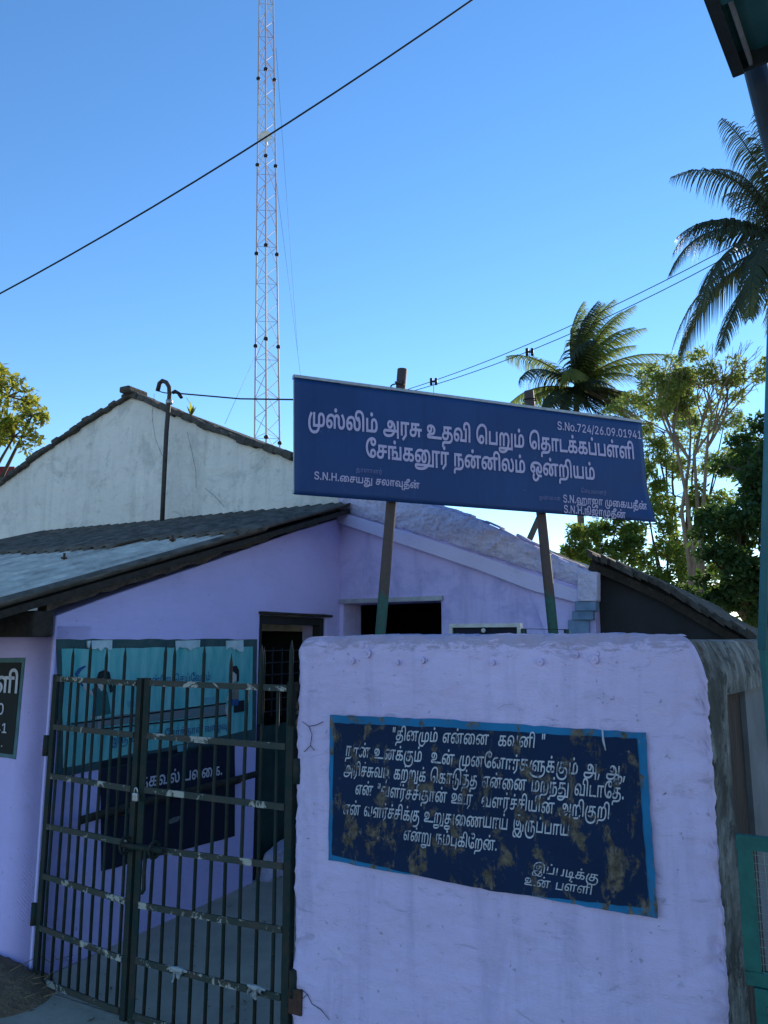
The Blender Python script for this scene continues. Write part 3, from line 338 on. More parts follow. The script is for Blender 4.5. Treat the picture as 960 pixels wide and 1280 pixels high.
def coords(nt, d=None, scale=(1, 1, 1)):
    """world position; with d, (along d, across, up)"""
    g = N(nt, 'ShaderNodeNewGeometry')
    src = g.outputs['Position']
    if d is not None:
        dot = N(nt, 'ShaderNodeVectorMath', operation='DOT_PRODUCT'); lk(nt, src, dot.inputs[0]); dot.inputs[1].default_value = tuple(d)
        dot2 = N(nt, 'ShaderNodeVectorMath', operation='DOT_PRODUCT'); lk(nt, src, dot2.inputs[0]); dot2.inputs[1].default_value = (-d[1], d[0], 0)
        sx = N(nt, 'ShaderNodeSeparateXYZ'); lk(nt, src, sx.inputs[0])
        cx = N(nt, 'ShaderNodeCombineXYZ'); lk(nt, dot.outputs['Value'], cx.inputs[0]); lk(nt, dot2.outputs['Value'], cx.inputs[1]); lk(nt, sx.outputs[2], cx.inputs[2])
        src = cx.outputs[0]
    mp = N(nt, 'ShaderNodeMapping'); mp.inputs['Scale'].default_value = scale
    lk(nt, src, mp.inputs[0])
    return mp.outputs[0]

def nz(nt, co, scale, detail=6, rough=0.6, dist=0.0):
    n = N(nt, 'ShaderNodeTexNoise'); n.inputs['Scale'].default_value = scale; n.inputs['Detail'].default_value = detail
    n.inputs['Roughness'].default_value = rough; n.inputs['Distortion'].default_value = dist
    lk(nt, co, n.inputs['Vector'])
    return n.outputs['Fac']

def ramp(nt, fac, stops):
    r = N(nt, 'ShaderNodeValToRGB')
    e = r.color_ramp.elements
    while len(e) < len(stops): e.new(0.5)
    for i, (p, c) in enumerate(stops):
        e[i].position = p
        e[i].color = (c, c, c, 1) if not isinstance(c, (tuple, list)) else (c[0], c[1], c[2], 1)
    lk(nt, fac, r.inputs[0])
    return r.outputs['Color']

def mix(nt, fac, a, b, mode='MIX'):
    m = N(nt, 'ShaderNodeMix', data_type='RGBA', blend_type=mode)
    for sock, val in ((m.inputs['Factor'], fac), (m.inputs['A'], a), (m.inputs['B'], b)):
        if hasattr(val, 'links') or hasattr(val, 'is_linked'): lk(nt, val, sock)
        elif isinstance(val, (tuple, list)): sock.default_value = (val[0], val[1], val[2], 1)
        else: sock.default_value = val
    return m.outputs['Result']

def math_(nt, op, a, b=None):
    m = N(nt, 'ShaderNodeMath', operation=op)
    for sock, val in ((m.inputs[0], a), (m.inputs[1], b)):
        if val is None: continue
        if hasattr(val, 'is_linked'): lk(nt, val, sock)
        else: sock.default_value = val
    return m.outputs[0]

def bump(nt, bsdf, h, strength=0.3, dist=0.02, prev=None):
    b = N(nt, 'ShaderNodeBump'); b.inputs['Strength'].default_value = strength; b.inputs['Distance'].default_value = dist
    lk(nt, h, b.inputs['Height'])
    if prev is not None: lk(nt, prev, b.inputs['Normal'])
    lk(nt, b.outputs[0], bsdf.inputs['Normal'])
    return b.outputs[0]

def plain(name, c, c2=None, scale=8, rough=0.75, metal=0.0, bs=0.15, bscale=60, bd=0.004, stretch=(1, 1, 1), d=None, spec=0.3):
    m, nt, b = newmat(name)
    co = coords(nt, d, stretch)
    c2 = c2 or tuple(x * 0.7 for x in c)
    f = ramp(nt, nz(nt, co, scale, 8, 0.65), [(0.32, 0.0), (0.68, 1.0)])
    lk(nt, mix(nt, f, c, c2), b.inputs['Base Color'])
    b.inputs['Roughness'].default_value = rough; b.inputs['Metallic'].default_value = metal
    b.inputs['Specular IOR Level'].default_value = spec
    if bs: bump(nt, b, nz(nt, co, bscale, 6), bs, bd)
    return m

def plaster(name, col, d, patch=None, streak=None, lump=0.5, fine=0.35, dirt=0.25, dirtcol=(.16, .15, .17), chip=None, coarse=9.0, lumpd=0.03, wear=False):
    """painted, uneven plaster: brush tone, grime blotches, lumps, optional chips"""
    m, nt, b = newmat(name)
    co = coords(nt, d)
    cs = coords(nt, d, (1.0, 1.0, 6.0))
    cv = coords(nt, d, (5.0, 5.0, 0.5))
    big = nz(nt, co, 1.3, 5, 0.6)
    c = mix(nt, ramp(nt, big, [(0.3, 0.0), (0.7, 1.0)]), tuple(x * 0.9 for x in col), tuple(min(1, x * 1.08) for x in col))
    br = nz(nt, cs, 9, 4, 0.7)
    c = mix(nt, math_(nt, 'MULTIPLY', ramp(nt, br, [(0.4, 0.0), (0.75, 1.0)]), 0.22), c, tuple(min(1, x * 1.22 + .02) for x in col))
    if patch:
        pm = ramp(nt, nz(nt, co, 2.2, 8, 0.72, 0.4), [(0.52, 0.0), (0.62, 1.0)])
        c = mix(nt, math_(nt, 'MULTIPLY', pm, 0.6), c, patch)
    if streak:
        sm = ramp(nt, nz(nt, cv, 1.6, 8, 0.7, 0.3), [(0.5, 0.0), (0.72, 1.0)])
        c = mix(nt, math_(nt, 'MULTIPLY', sm, 0.5), c, streak)
    gm = ramp(nt, nz(nt, co, 4.5, 10, 0.75, 0.6), [(0.56, 0.0), (0.74, 1.0)])
    c = mix(nt, math_(nt, 'MULTIPLY', gm, dirt), c, dirtcol)
    sp = ramp(nt, nz(nt, co, 38, 3, 0.5), [(0.70, 0.0), (0.73, 1.0)])
    c = mix(nt, math_(nt, 'MULTIPLY', sp, 0.45), c, dirtcol)
    if wear:
        # scuffs, brushed thin spots and splashes along broken horizontal bands
        ch = coords(nt, d, (1.0, 1.0, 3.2))
        w1 = ramp(nt, nz(nt, ch, 5.5, 9, 0.75, 0.9), [(0.585, 0.0), (0.63, 1.0)])
        c = mix(nt, math_(nt, 'MULTIPLY', w1, 0.5), c, (.36, .31, .48))
        w2 = ramp(nt, nz(nt, ch, 12, 8, 0.75, 0.7), [(0.63, 0.0), (0.66, 1.0)])
        c = mix(nt, math_(nt, 'MULTIPLY', w2, 0.6), c, (.68, .65, .76))
        g2 = N(nt, 'ShaderNodeNewGeometry'); s2 = N(nt, 'ShaderNodeSeparateXYZ'); lk(nt, g2.outputs['Position'], s2.inputs[0])
        ed = ramp(nt, math_(nt, 'ADD', math_(nt, 'MULTIPLY', math_(nt, 'SUBTRACT', s2.outputs[2], 1.5), 4.0), math_(nt, 'MULTIPLY', nz(nt, ch, 16, 8, 0.75, 0.6), 0.9)), [(0.92, 0.0), (1.0, 1.0)])
        c = mix(nt, math_(nt, 'MULTIPLY', ed, 0.55), c, (.25, .22, .28))
        w3 = ramp(nt, nz(nt, co, 26, 6, 0.7, 0.4), [(0.68, 0.0), (0.70, 1.0)])
        c = mix(nt, math_(nt, 'MULTIPLY', w3, 0.8), c, (.12, .10, .11))
    if chip:
        cm = ramp(nt, nz(nt, co, 7, 8, 0.7, 0.8), [(0.665, 0.0), (0.68, 1.0)])
        c = mix(nt, cm, c, chip)
    lk(nt, c, b.inputs['Base Color'])
    b.inputs['Roughness'].default_value = 0.85
    b.inputs['Specular IOR Level'].default_value = 0.2
    p = bump(nt, b, nz(nt, co, coarse, 8, 0.62, 0.25), lump, lumpd)
    p = bump(nt, b, nz(nt, cs, 45, 5, 0.7), fine, 0.004, p)
    return m

LAV = (0.64, 0.53, 0.79)
M = {}
M['lav_front'] = plaster('lavender_front_plaster', LAV, B, patch=(.66, .58, .86), streak=(.36, .31, .52), lump=0.75, fine=0.9, dirt=0.42, dirtcol=(.20, .18, .24), wear=True, coarse=7, lumpd=0.025)
M['lav_wing'] = plaster('lavender_wing_plaster', (0.53, 0.47, 0.81), A, lump=0.3, fine=0.25, dirt=0.22, dirtcol=(.2, .19, .36), lumpd=0.02)
M['lav_gable'] = plaster('lavender_gable_plaster', (0.56, 0.49, 0.80), B, patch=(.36, .34, .66), streak=(.27, .25, .5), lump=0.4, fine=0.3, dirt=0.45, dirtcol=(.2, .19, .28), lumpd=0.025)
M['lav_rough'] = plaster('lavender_rough_plaster', (0.68, 0.63, 0.82), B, patch=(.42, .39, .6), lump=1.0, fine=1.0, dirt=0.5, dirtcol=(.16, .16, .2), coarse=14, lumpd=0.06)
M['white_gable'] = plaster('whitewashed_plaster', (0.70, 0.66, 0.60), B, patch=(.46, .44, .41), streak=(.42, .41, .37), lump=0.8, fine=0.7, dirt=0.75, dirtcol=(.22, .23, .22), coarse=8, lumpd=0.035)
M['tile'] = plain('old_clay_tile', (.04, .035, .03), (.09, .08, .07), 9, 0.95, bs=0.8, bscale=30, bd=0.02)
M['coping'] = plain('mossy_coping', (.05, .045, .04), (.13, .12, .105), 5, 0.95, bs=1.0, bscale=22, bd=0.04)
M['asb_grey'] = plain('grey_cement_sheet', (.07, .06, .05), (.19, .165, .14), 7, 0.95, bs=0.7, bscale=30, bd=0.012, spec=.05)
M['asb_white'] = plain('pale_cement_sheet', (.72, .65, .55), (.32, .29, .25), 5, 0.9, bs=0.5, bscale=40, bd=0.006, spec=.05)
M['oldwood'] = plain('dark_old_wood', (.05, .04, .032), (.02, .017, .014), 6, 0.9, bs=0.6, bscale=25, bd=0.01, stretch=(4, 4, 4))
M['brick'] = plain('crumbling_brick', (.14, .1, .08), (.05, .045, .04), 14, 0.95, bs=0.9, bscale=30, bd=0.02)
M['dark'] = plain('interior_shade', (.03, .03, .035), (.02, .02, .022), 4, 0.9)  # near-black: shade of rooms, doorway and shed front put into the colour
M['dkgreen'] = plain('dark_green_paint', (.012, .035, .028), (.03, .045, .03), 12, 0.55, bs=0.3, bscale=40)
M['doorgreen'] = plain('green_door_paint', (.03, .07, .06), (.02, .04, .035), 9, 0.6, bs=0.3)
M['teal'] = plain('teal_mural_paint', (.05, .34, .35), (.22, .50, .49), 5, 0.7, bs=0.3, bscale=50, stretch=(3, 3, .6))
M['tealborder'] = plain('dark_teal_border', (.02, .06, .075), (.06, .1, .1), 10, 0.8)
M['tealplaster'] = plain('teal_corner_paint', (.22, .30, .46), (.10, .18, .28), 8, 0.8, bs=0.4)
M['navy'] = plain('navy_board_paint', (.006, .010, .03), (.012, .014, .03), 6, 0.8)
M['chalkwhite'] = plain('white_sign_paint', (.62, .6, .66), (.42, .42, .5), 25, 0.8, bs=0.1)
M['blueink'] = plain('blue_mural_ink', (.02, .06, .2), (.03, .1, .24), 20, 0.8, bs=0)
M['skin'] = plain('painted_skin', (.55, .5, .45), (.4, .4, .4), 14, 0.8, bs=0)
M['cloth_green'] = plain('painted_green_dress', (.03, .13, .13), (.02, .09, .1), 14, 0.8, bs=0)
M['cloth_tan'] = plain('painted_tan_shirt', (.22, .2, .16), (.14, .14, .12), 14, 0.8, bs=0)
M['black'] = plain('painted_black', (.012, .012, .016), (.02, .02, .025), 14, 0.8, bs=0)
M['plank'] = plain('painted_plank', (.22, .17, .16), (.1, .2, .22), 10, 0.8, bs=0, stretch=(1, 1, 5))
M['paper'] = plain('torn_paper', (.6, .66, .7), (.35, .5, .55), 14, 0.9, bs=0.5, bscale=40, bd=0.01)
M['concrete'] = plain('courtyard_concrete', (.48, .41, .31), (.34, .29, .22), 2.2, 0.9, bs=0.4, bscale=30, bd=0.006)
M['apron'] = plain('street_concrete', (.42, .37, .29), (.29, .26, .2), 3, 0.9, bs=0.5, bscale=40, bd=0.008)
M['dirt'] = plain('dry_soil', (.27, .19, .12), (.14, .1, .065), 9, 1.0, bs=1.0, bscale=40, bd=0.03)
M['ground'] = plain('dusty_ground', (.42, .35, .26), (.32, .27, .2), 0.7, 1.0, bs=0.6, bscale=15, bd=0.03)
M['steel_grey'] = plain('galvanised_edge', (.45, .46, .48), (.3, .3, .32), 20, 0.5, 0.5)
M['rust'] = plain('rusty_pipe', (.10, .05, .035), (.05, .03, .025), 25, 0.8, 0.2, bs=0.4)
M['rustgreen'] = None
M['cable'] = plain('black_cable', (.012, .012, .012), None, 5, 0.6, bs=0)
M['mast'] = None
M['disc'] = plain('dish_white', (.7, .7, .68), None, 5, 0.5)
M['palmtrunk'] = plain('palm_trunk', (.16, .13, .1), (.09, .075, .06), 5, 0.95, bs=0.6, bscale=12, bd=0.03, stretch=(1, 1, 4))
M['bark_pale'] = plain('pale_bark', (.24, .19, .14), (.13, .10, .075), 6, 0.95, bs=0.6, bscale=14, bd=0.02, stretch=(2, 2, .6))
M['bark_dark'] = plain('dark_bark', (.1, .08, .06), (.06, .05, .04), 6, 0.95, bs=0.6, bscale=14, bd=0.02)
M['rooftin'] = plain('dark_tin_roof', (.06, .22, .25), (.04, .15, .17), 4, 0.5, 0.3)
M['bluepipe'] = plain('teal_blue_pipe', (.05, .17, .2), (.035, .12, .15), 10, 0.45, bs=0.1)
M['meshgreen'] = plain('green_gate_paint', (.02, .15, .125), (.012, .09, .08), 14, 0.5, bs=0.2)
M['wire'] = plain('gate_wire_mesh', (.3, .36, .33), (.2, .25, .23), 20, 0.5, 0.4)
M['redtin'] = plain('red_roof_edge', (.3, .04, .06), (.22, .03, .05), 5, 0.6)
M['whitewall'] = plain('far_white_wall', (.6, .6, .6), (.5, .5, .5), 3, 0.9)
M['greywall'] = plain('bare_grey_plaster', (.17, .18, .2), (.1, .105, .11), 3, 0.95, bs=0.4, bscale=25, bd=0.01)
M['brass'] = plain('padlock_steel', (.6, .6, .6), (.4, .4, .4), 30, 0.35, 0.7)

def two_tone(name, ca, cb, zsplit, soft, rough=0.75):
    """one colour below a height, another above, broken boundary"""
    m, nt, b = newmat(name)
    co = coords(nt)
    g = N(nt, 'ShaderNodeNewGeometry'); sx = N(nt, 'ShaderNodeSeparateXYZ'); lk(nt, g.outputs['Position'], sx.inputs[0])
    z = math_(nt, 'ADD', sx.outputs[2], math_(nt, 'MULTIPLY', math_(nt, 'SUBTRACT', nz(nt, co, 12, 6), 0.5), soft))
    f = ramp(nt, math_(nt, 'ADD', math_(nt, 'MULTIPLY', math_(nt, 'SUBTRACT', z, zsplit), 2.0), 0.5), [(0.4, 0.0), (0.6, 1.0)])
    c = mix(nt, f, ca, cb)
    c = mix(nt, ramp(nt, nz(nt, co, 40, 5), [(0.45, 0.0), (0.7, 1.0)]), c, (.06, .045, .04))
    lk(nt, c, b.inputs['Base Color']); b.inputs['Roughness'].default_value = rough
    bump(nt, b, nz(nt, co, 60, 4), 0.3, 0.004)
    return m

M['rustgreen'] = two_tone('post_green_and_rust', (.02, .10, .075), (.09, .052, .04), 1.95, 0.5)

def mast_paint():
    m, nt, b = newmat('mast_red_white_bands')
    g = N(nt, 'ShaderNodeNewGeometry'); sx = N(nt, 'ShaderNodeSeparateXYZ'); lk(nt, g.outputs['Position'], sx.inputs[0])
    f = math_(nt, 'GREATER_THAN', math_(nt, 'SINE', math_(nt, 'MULTIPLY', sx.outputs[2], 1.15)), 0.0)
    lk(nt, mix(nt, f, (.42, .32, .31), (.42, .42, .43)), b.inputs['Base Color']); b.inputs['Roughness'].default_value = 0.6
    return m
M['mast'] = mast_paint()

def gate_paint():
    m, nt, b = newmat('gate_iron_paint')
    co = coords(nt)
    c = mix(nt, ramp(nt, nz(nt, co, 14, 6), [(0.35, 0.0), (0.7, 1.0)]), (.012, .03, .028), (.04, .036, .03))
    c = mix(nt, ramp(nt, nz(nt, co, 60, 4), [(0.62, 0.0), (0.7, 1.0)]), c, (.07, .05, .035))
    lk(nt, c, b.inputs['Base Color']); b.inputs['Roughness'].default_value = 0.75; b.inputs['Specular IOR Level'].default_value = 0.15
    bump(nt, b, nz(nt, co, 90, 4), 0.3, 0.003)
    return m
M['iron'] = gate_paint()

def rail_paint():
    m, nt, b = newmat('flaking_rail_paint')
    co = coords(nt)
    c = mix(nt, ramp(nt, nz(nt, co, 14, 6), [(0.35, 0.0), (0.7, 1.0)]), (.014, .03, .026), (.045, .038, .03))
    f = ramp(nt, nz(nt, co, 9, 8, 0.75, 0.5), [(0.555, 0.0), (0.575, 1.0)])
    c = mix(nt, f, c, (.36, .35, .31))
    lk(nt, c, b.inputs['Base Color']); b.inputs['Roughness'].default_value = 0.7
    bump(nt, b, f, 0.5, 0.003)
    return m
M['rail'] = rail_paint()

def worn(name, base, stain, d, s0, s1, lettering=False, amt=1.0):
    """sun-worn wall painting: chips and grime whose places are shared by ground and letters"""
    m, nt, b = newmat(name)
    co = coords(nt, d)
    sx = N(nt, 'ShaderNodeSeparateXYZ'); lk(nt, co, sx.inputs[0])
    g = math_(nt, 'ABSOLUTE', math_(nt, 'SUBTRACT', sx.outputs[0], s0))
    g = math_(nt, 'MAXIMUM', math_(nt, 'SUBTRACT', 1.0, math_(nt, 'DIVIDE', g, s1)), 0.0)
    cw = coords(nt, d, (1.0, 1.0, 0.62))
    n1 = nz(nt, cw, 15, 10, 0.72, 0.35)
    v = math_(nt, 'ADD', n1, math_(nt, 'MULTIPLY', g, 0.21 * amt))
    f = ramp(nt, v, [(0.53, 0.0), (0.60, 1.0)])
    n2 = nz(nt, co, 30, 6, 0.6)
    st = mix(nt, ramp(nt, nz(nt, co, 55, 5), [(0.35, 0.0), (0.65, 1.0)]), stain, tuple(min(1, x * 2.2 + .03) for x in stain))
    sh = mix(nt, ramp(nt, nz(nt, co, 3, 6), [(0.3, 0.0), (0.7, 1.0)]), base, tuple(x * 0.65 for x in base))
    if lettering:
        f = math_(nt, 'MAXIMUM', f, ramp(nt, n2, [(0.60, 0.0), (0.66, 1.0)]))
        st = mix(nt, ramp(nt, v, [(0.585, 0.0), (0.64, 1.0)]), (.006, .014, .05), st)
    c = mix(nt, f, sh, st)
    wch = ramp(nt, nz(nt, co, 24, 8, 0.7, 1.2), [(0.655, 0.0), (0.67, 1.0)])
    if not lettering: c = mix(nt, math_(nt, 'MULTIPLY', wch, ramp(nt, v, [(0.48, 0.1), (0.60, 1.0)])), c, (.34, .31, .27))
    lk(nt, c, b.inputs['Base Color']); b.inputs['Roughness'].default_value = 0.8
    b.inputs['Specular IOR Level'].default_value = 0.2
    bump(nt, b, math_(nt, 'ADD', n1, f), 0.3, 0.006)
    return m

def leafmat(name, c, c2, trans, tcol):
    m, nt, b = newmat(name)
    oi = N(nt, 'ShaderNodeNewGeometry')
    f = ramp(nt, oi.outputs['Random Per Island'], [(0.0, 0.0), (1.0, 1.0)])
    lk(nt, mix(nt, f, c, c2), b.inputs['Base Color']); b.inputs['Roughness'].default_value = 0.6
    b.inputs['Specular IOR Level'].default_value = 0.25
    tr = N(nt, 'ShaderNodeBsdfTranslucent'); lk(nt, mix(nt, f, tcol, tuple(x * 0.6 for x in tcol)), tr.inputs[0])
    mx = N(nt, 'ShaderNodeMixShader'); mx.inputs[0].default_value = trans
    lk(nt, b.outputs[0], mx.inputs[1]); lk(nt, tr.outputs[0], mx.inputs[2])
    lk(nt, mx.outputs[0], nt.nodes['Material Output'].inputs[0])
    return m
M['leaf_bright'] = leafmat('bright_leaves', (.12, .16, .02), (.17, .18, .03), 0.55, (.45, .46, .06))
M['leaf_yellow'] = leafmat('yellow_green_leaves', (.10, .15, .04), (.17, .21, .07), 0.55, (.42, .52, .12))
M['leaf_dark'] = leafmat('dark_leaves', (.025, .055, .022), (.045, .085, .025), 0.4, (.12, .22, .04))
M['leaf_mid'] = leafmat('mid_green_leaves', (.05, .09, .02), (.07, .11, .03), 0.5, (.34, .46, .07))
M['palm_lit'] = leafmat('palm_fronds_lit', (.06, .095, .025), (.10, .13, .035), 0.45, (.32, .40, .09))  # sunlit fronds, the light is in the colour
M['palm_shaded'] = leafmat('palm_fronds_shaded', (.022, .038, .022), (.035, .05, .025), 0.2, (.05, .075, .02))
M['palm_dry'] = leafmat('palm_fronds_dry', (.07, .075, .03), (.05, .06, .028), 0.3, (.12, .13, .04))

# ------------------------------------------------------------------ lettering
def flatten(c):
    """TrueType contour (flat list x, y*2+on) -> polyline"""
    P = [(c[i], c[i + 1] >> 1, c[i + 1] & 1) for i in range(0, len(c), 2)]
    Q = []
    for i, p in enumerate(P):
        q = P[(i + 1) % len(P)]
        Q.append(p)
        if not p[2] and not q[2]: Q.append(((p[0] + q[0]) / 2, (p[1] + q[1]) / 2, 1))
    k = next(i for i, p in enumerate(Q) if p[2])
    Q = Q[k:] + Q[:k]
    out = []; i = 0
    while i < len(Q):
        p = Q[i]; out.append((p[0], p[1]))
        if i + 1 < len(Q) and not Q[i + 1][2]:
            c1 = Q[i + 1]; e = Q[(i + 2) % len(Q)]
            for t in (0.33, 0.67):
                out.append(((1 - t) ** 2 * p[0] + 2 * t * (1 - t) * c1[0] + t * t * e[0], (1 - t) ** 2 * p[1] + 2 * t * (1 - t) * c1[1] + t * t * e[1]))
            i += 2
        else: i += 1
    res = []
    for p in out:
        if not res or (abs(p[0] - res[-1][0]) + abs(p[1] - res[-1][1])) > 1.0: res.append(p)
    if len(res) > 2 and abs(res[0][0] - res[-1][0]) + abs(res[0][1] - res[-1][1]) <= 1.0: res.pop()
    return res

def winding(p, polys):
    w = 0
    for P in polys:
        for i in range(len(P)):
            (x1, y1), (x2, y2) = P[i], P[(i + 1) % len(P)]
            if (y1 > p[1]) != (y2 > p[1]) and p[0] < (x2 - x1) * (p[1] - y1) / (y2 - y1) + x1: w += 1 if y2 > y1 else -1
    return w

def embolden(P, w):
    n = len(P); out = []
    for i in range(n):
        a, b, c = V(P[i - 1]), V(P[i]), V(P[(i + 1) % n])
        d1, d2 = (b - a), (c - b)
        if d1.length < 1e-6 or d2.length < 1e-6: out.append(tuple(b)); continue
        d1.normalize(); d2.normalize()
        m = V((-d1.y, d1.x)) + V((-d2.y, d2.x))
        if m.length < 0.3: out.append(tuple(b)); continue
        m.normalize(); k = max(0.5, m.dot(V((-d1.y, d1.x))))
        out.append(tuple(b + m * (w / k)))
    return out

_gc = {}
def glyph(k, bold):
    if (k, bold) in _gc: return _gc[(k, bold)]
    adv, cs = GLYPHS[k]
    polys = [embolden(flatten(c), bold) for c in cs if len(c) >= 6]
    pts = [V(p) for l in polys for p in l]; edges = []; i0 = 0
    for l in polys:
        edges += [(i0 + i, i0 + (i + 1) % len(l)) for i in range(len(l))]; i0 += len(l)
    res = []
    if pts:
        ov, oe, of, _, _, _ = geometry.delaunay_2d_cdt(pts, edges, [], 0, 1e-4)
        keep = []
        for f in of:
            cx = sum(ov[i].x for i in f) / len(f); cy = sum(ov[i].y for i in f) / len(f)
            if winding((cx, cy), polys): keep.append(tuple(f))
        res.append(([tuple(p) for p in ov], keep))
    _gc[(k, bold)] = (adv, res)
    return _gc[(k, bold)]

def letter(line, plane, p0, p1, hpx, mat, parent, bold=0, off=0.004, skew=0.0, track=0, jit=0.0, name='lettering', seed=1, offf=None, gap=330):
    """one painted line from pixel p0 to p1 along its baseline; hpx is the letter body height (pixels, near p0)"""
    keys = LINES[line].split()
    a, z = plane.sz(*p0); b, zb = plane.sz(*p1)
    a2, z2 = plane.sz(p0[0], p0[1] - hpx)
    sy = (z2 - z) / 690.0                      # body of a letter is about 560 units tall
    W = 0
    for k in keys: W += gap if k == '_' else GLYPHS[k][0] + track
    sx = (b - a) / W
    mb = MB(); X = 0; rr = random.Random(seed)
    for k in keys:
        if k == '_': X += gap; continue
        adv, groups = glyph(k, bold)
        dy = rr.uniform(-jit, jit); ds = 1 + rr.uniform(-jit, jit) * 0.002
        for gi, (pts, tris) in enumerate(groups):
            P = []
            for x, y in pts:
                s = X + x
                u = s / W
                zz = z + (zb - z) * u + (y * ds + dy) * sy
                aa = a + s * sx + y * sy * skew
                do, dzz = offf(aa, zz) if offf else (0.0, 0.0)
                P.append(plane.pt(aa, zz + dzz, off + do))
            fs = []
            for t in tris:
                q = [P[i] for i in t]
                fs.append(tuple(t) if (q[1] - q[0]).cross(q[2] - q[0]).dot(plane.n) > 0 else tuple(t)[::-1])
            mb.add(P, fs)
        X += adv + track
    return mb.build(name, mat, parent, fix=False)

def panel(name, plane, pix, mat, parent, off=0.003, t=0.002, wob=0.0, sub=0, seed=3):
    """flat painted area given by its outline in the picture, on a plane; wob roughens the edge"""
    rr = random.Random(seed)
    P = [plane.sz(*p) for p in pix]
    if sub:
        Q = []
        for i in range(len(P)):
            p, q = P[i], P[(i + 1) % len(P)]
            n_ = max(1, int(math.hypot(q[0] - p[0], q[1] - p[1]) / sub))
            for k in range(n_):
                w = wob if k else wob * 0.3
                Q.append((p[0] + (q[0] - p[0]) * k / n_ + rr.uniform(-w, w), p[1] + (q[1] - p[1]) * k / n_ + rr.uniform(-w, w)))
        P = Q
    mb = MB().slab(P, [], lambda a, z: plane.pt(a, z, off), plane.n, t, back=False)
    return mb.build(name, mat, parent)

# ------------------------------------------------------------------ the plan of the place
g0 = ground(154, 1178)
PL_wing = Plane(g0, A)                                  # courtyard wall of the front wing
def col_on(plane, px, py=800):
    return plane.sz(px, py)[0]
s_c = col_on(PL_wing, 425); s_f = col_on(PL_wing, 68)
CORN = PL_wing.pt(s_c, 0); FRONT = PL_wing.pt(s_f, 0)
PL_gable = Plane(CORN, B)                               # the big gable wall
PL_fac = Plane(FRONT, B)                                # street face of the wing
gL = ground(40, 1232); gM = V((gL.x + .585, gL.y - .39, 0)); gR = gM + V((.745, -.357, 0))
WL = gM + V((.688, -.33, 0)) + (V((.688, -.33, 0)) + gM - gL).normalized() * 0.03
PL_front = Plane(WL, B)                                 # face of the boundary wall
s_wr = PL_front.sz(880, 845)[0]
WR = PL_front.pt(s_wr, 0)
DS = V((math.sin(R(36)), math.cos(R(36)), 0))           # the neighbouring plot runs this way
DSn = V((DS.y, -DS.x, 0))

# ------------------------------------------------------------------ ground
mb = MB()
mb.add([(-400, -200, 0), (400, -200, 0), (400, 900, 0), (-400, 900, 0)], [(0, 1, 2, 3)])
setp(mb.build('ground', M['ground']), kind='structure')
mb = MB()
q = [gL - A * .02, gR + B * 4.0 - A * .02, gR + B * 4 + A * 9, gL + A * 9 - B * .3]
mb.add([p + UP * .008 for p in q], [(0, 1, 2, 3)])
setp(mb.build('courtyard_floor', M['concrete']), kind='structure')
mb = MB()
q = [gL - A * .03 - B * .12, gR + B * 3 - A * .03, gR + B * 3 - A * 2.2, gL - A * 2.2 + B * .3]
mb.add([p + UP * .012 for p in q], [(0, 1, 2, 3)])
setp(mb.build('street_apron', M['apron']), kind='structure')
# low heap of soil and straw against the wing
mb = MB(); vs_ = []; fs = []
c0 = ground(-15, 1222) - A * .12
n1, n2 = 40, 24
for i in range(n1 + 1):
    for j in range(n2 + 1):
        u, v = i / n1 * 2 - 1, j / n2 * 2 - 1
        p = c0 + B * (u * .55) + A * (v * .34)
        r_ = min(1, math.hypot(u, v))
        h = .10 * (1 - r_ ** 2) + .035 * noise.noise(p * 9) * (1 - r_) + .03 * noise.noise(p * 26) * (1 - r_)
        vs_.append(p + UP * (max(h, 0) + .014 - .03 * r_ ** 6))
for i in range(n1):
    for j in range(n2):
        k = i * (n2 + 1) + j
        fs.append((k, k + n2 + 1, k + n2 + 2, k + 1))
mb.add(vs_, fs, 0, True)
setp(mb.build('soil_heap', M['dirt']), kind='structure')
mb = MB()
for i in range(160):
    p = c0 + B * rnd.gauss(0, .25) + A * rnd.gauss(0, .15) + UP * rnd.uniform(.03, .10)
    d = V((rnd.uniform(-1, 1), rnd.uniform(-1, 1), rnd.uniform(-.15, .3))).normalized()
    mb.tube([p, p + d * rnd.uniform(.04, .12)], .0018, 4)
setp(mb.build('dry_straw', plain('dry_straw', (.32, .24, .13), (.16, .11, .06), 20, 0.9, bs=0)), 'loose dry straw and stalks scattered on the soil heap', 'straw', kind='stuff')

# ------------------------------------------------------------------ main building with the big gable
apex = PL_gable.sz(165, 496)
def gz(*p): return PL_gable.sz(*p)
school = thing('school_building', PL_gable.pt(gz(560, 800)[0], 0), 'long school building with a tall gable, whitewashed at left and lavender at right', 'building')
sW0 = gz(-260, 780)[0]
slope_l = (apex[1] - gz(0, 607)[1]) / (apex[0] - gz(0, 607)[0])
zl = apex[1] - slope_l * (apex[0] - sW0)
r1 = gz(368, 574); r2 = gz(480, 612); r3 = gz(600, 651); r4 = gz(742, 718)
rake = [(sW0, zl), gz(0, 607), gz(85, 546), apex, gz(240, 528), gz(300, 552), r1, gz(428, 596)]
# whitewashed part: everything left of the inner corner
white = rake + [(0.0, 0.0), (sW0, 0.0)]
white[7] = (0.0, white[7][1])
PT = lambda a, z: PL_gable.pt(a, z)
MB().slab(white, [], PT, PL_gable.n, .3).build('gable_wall', M['white_gable'], school)
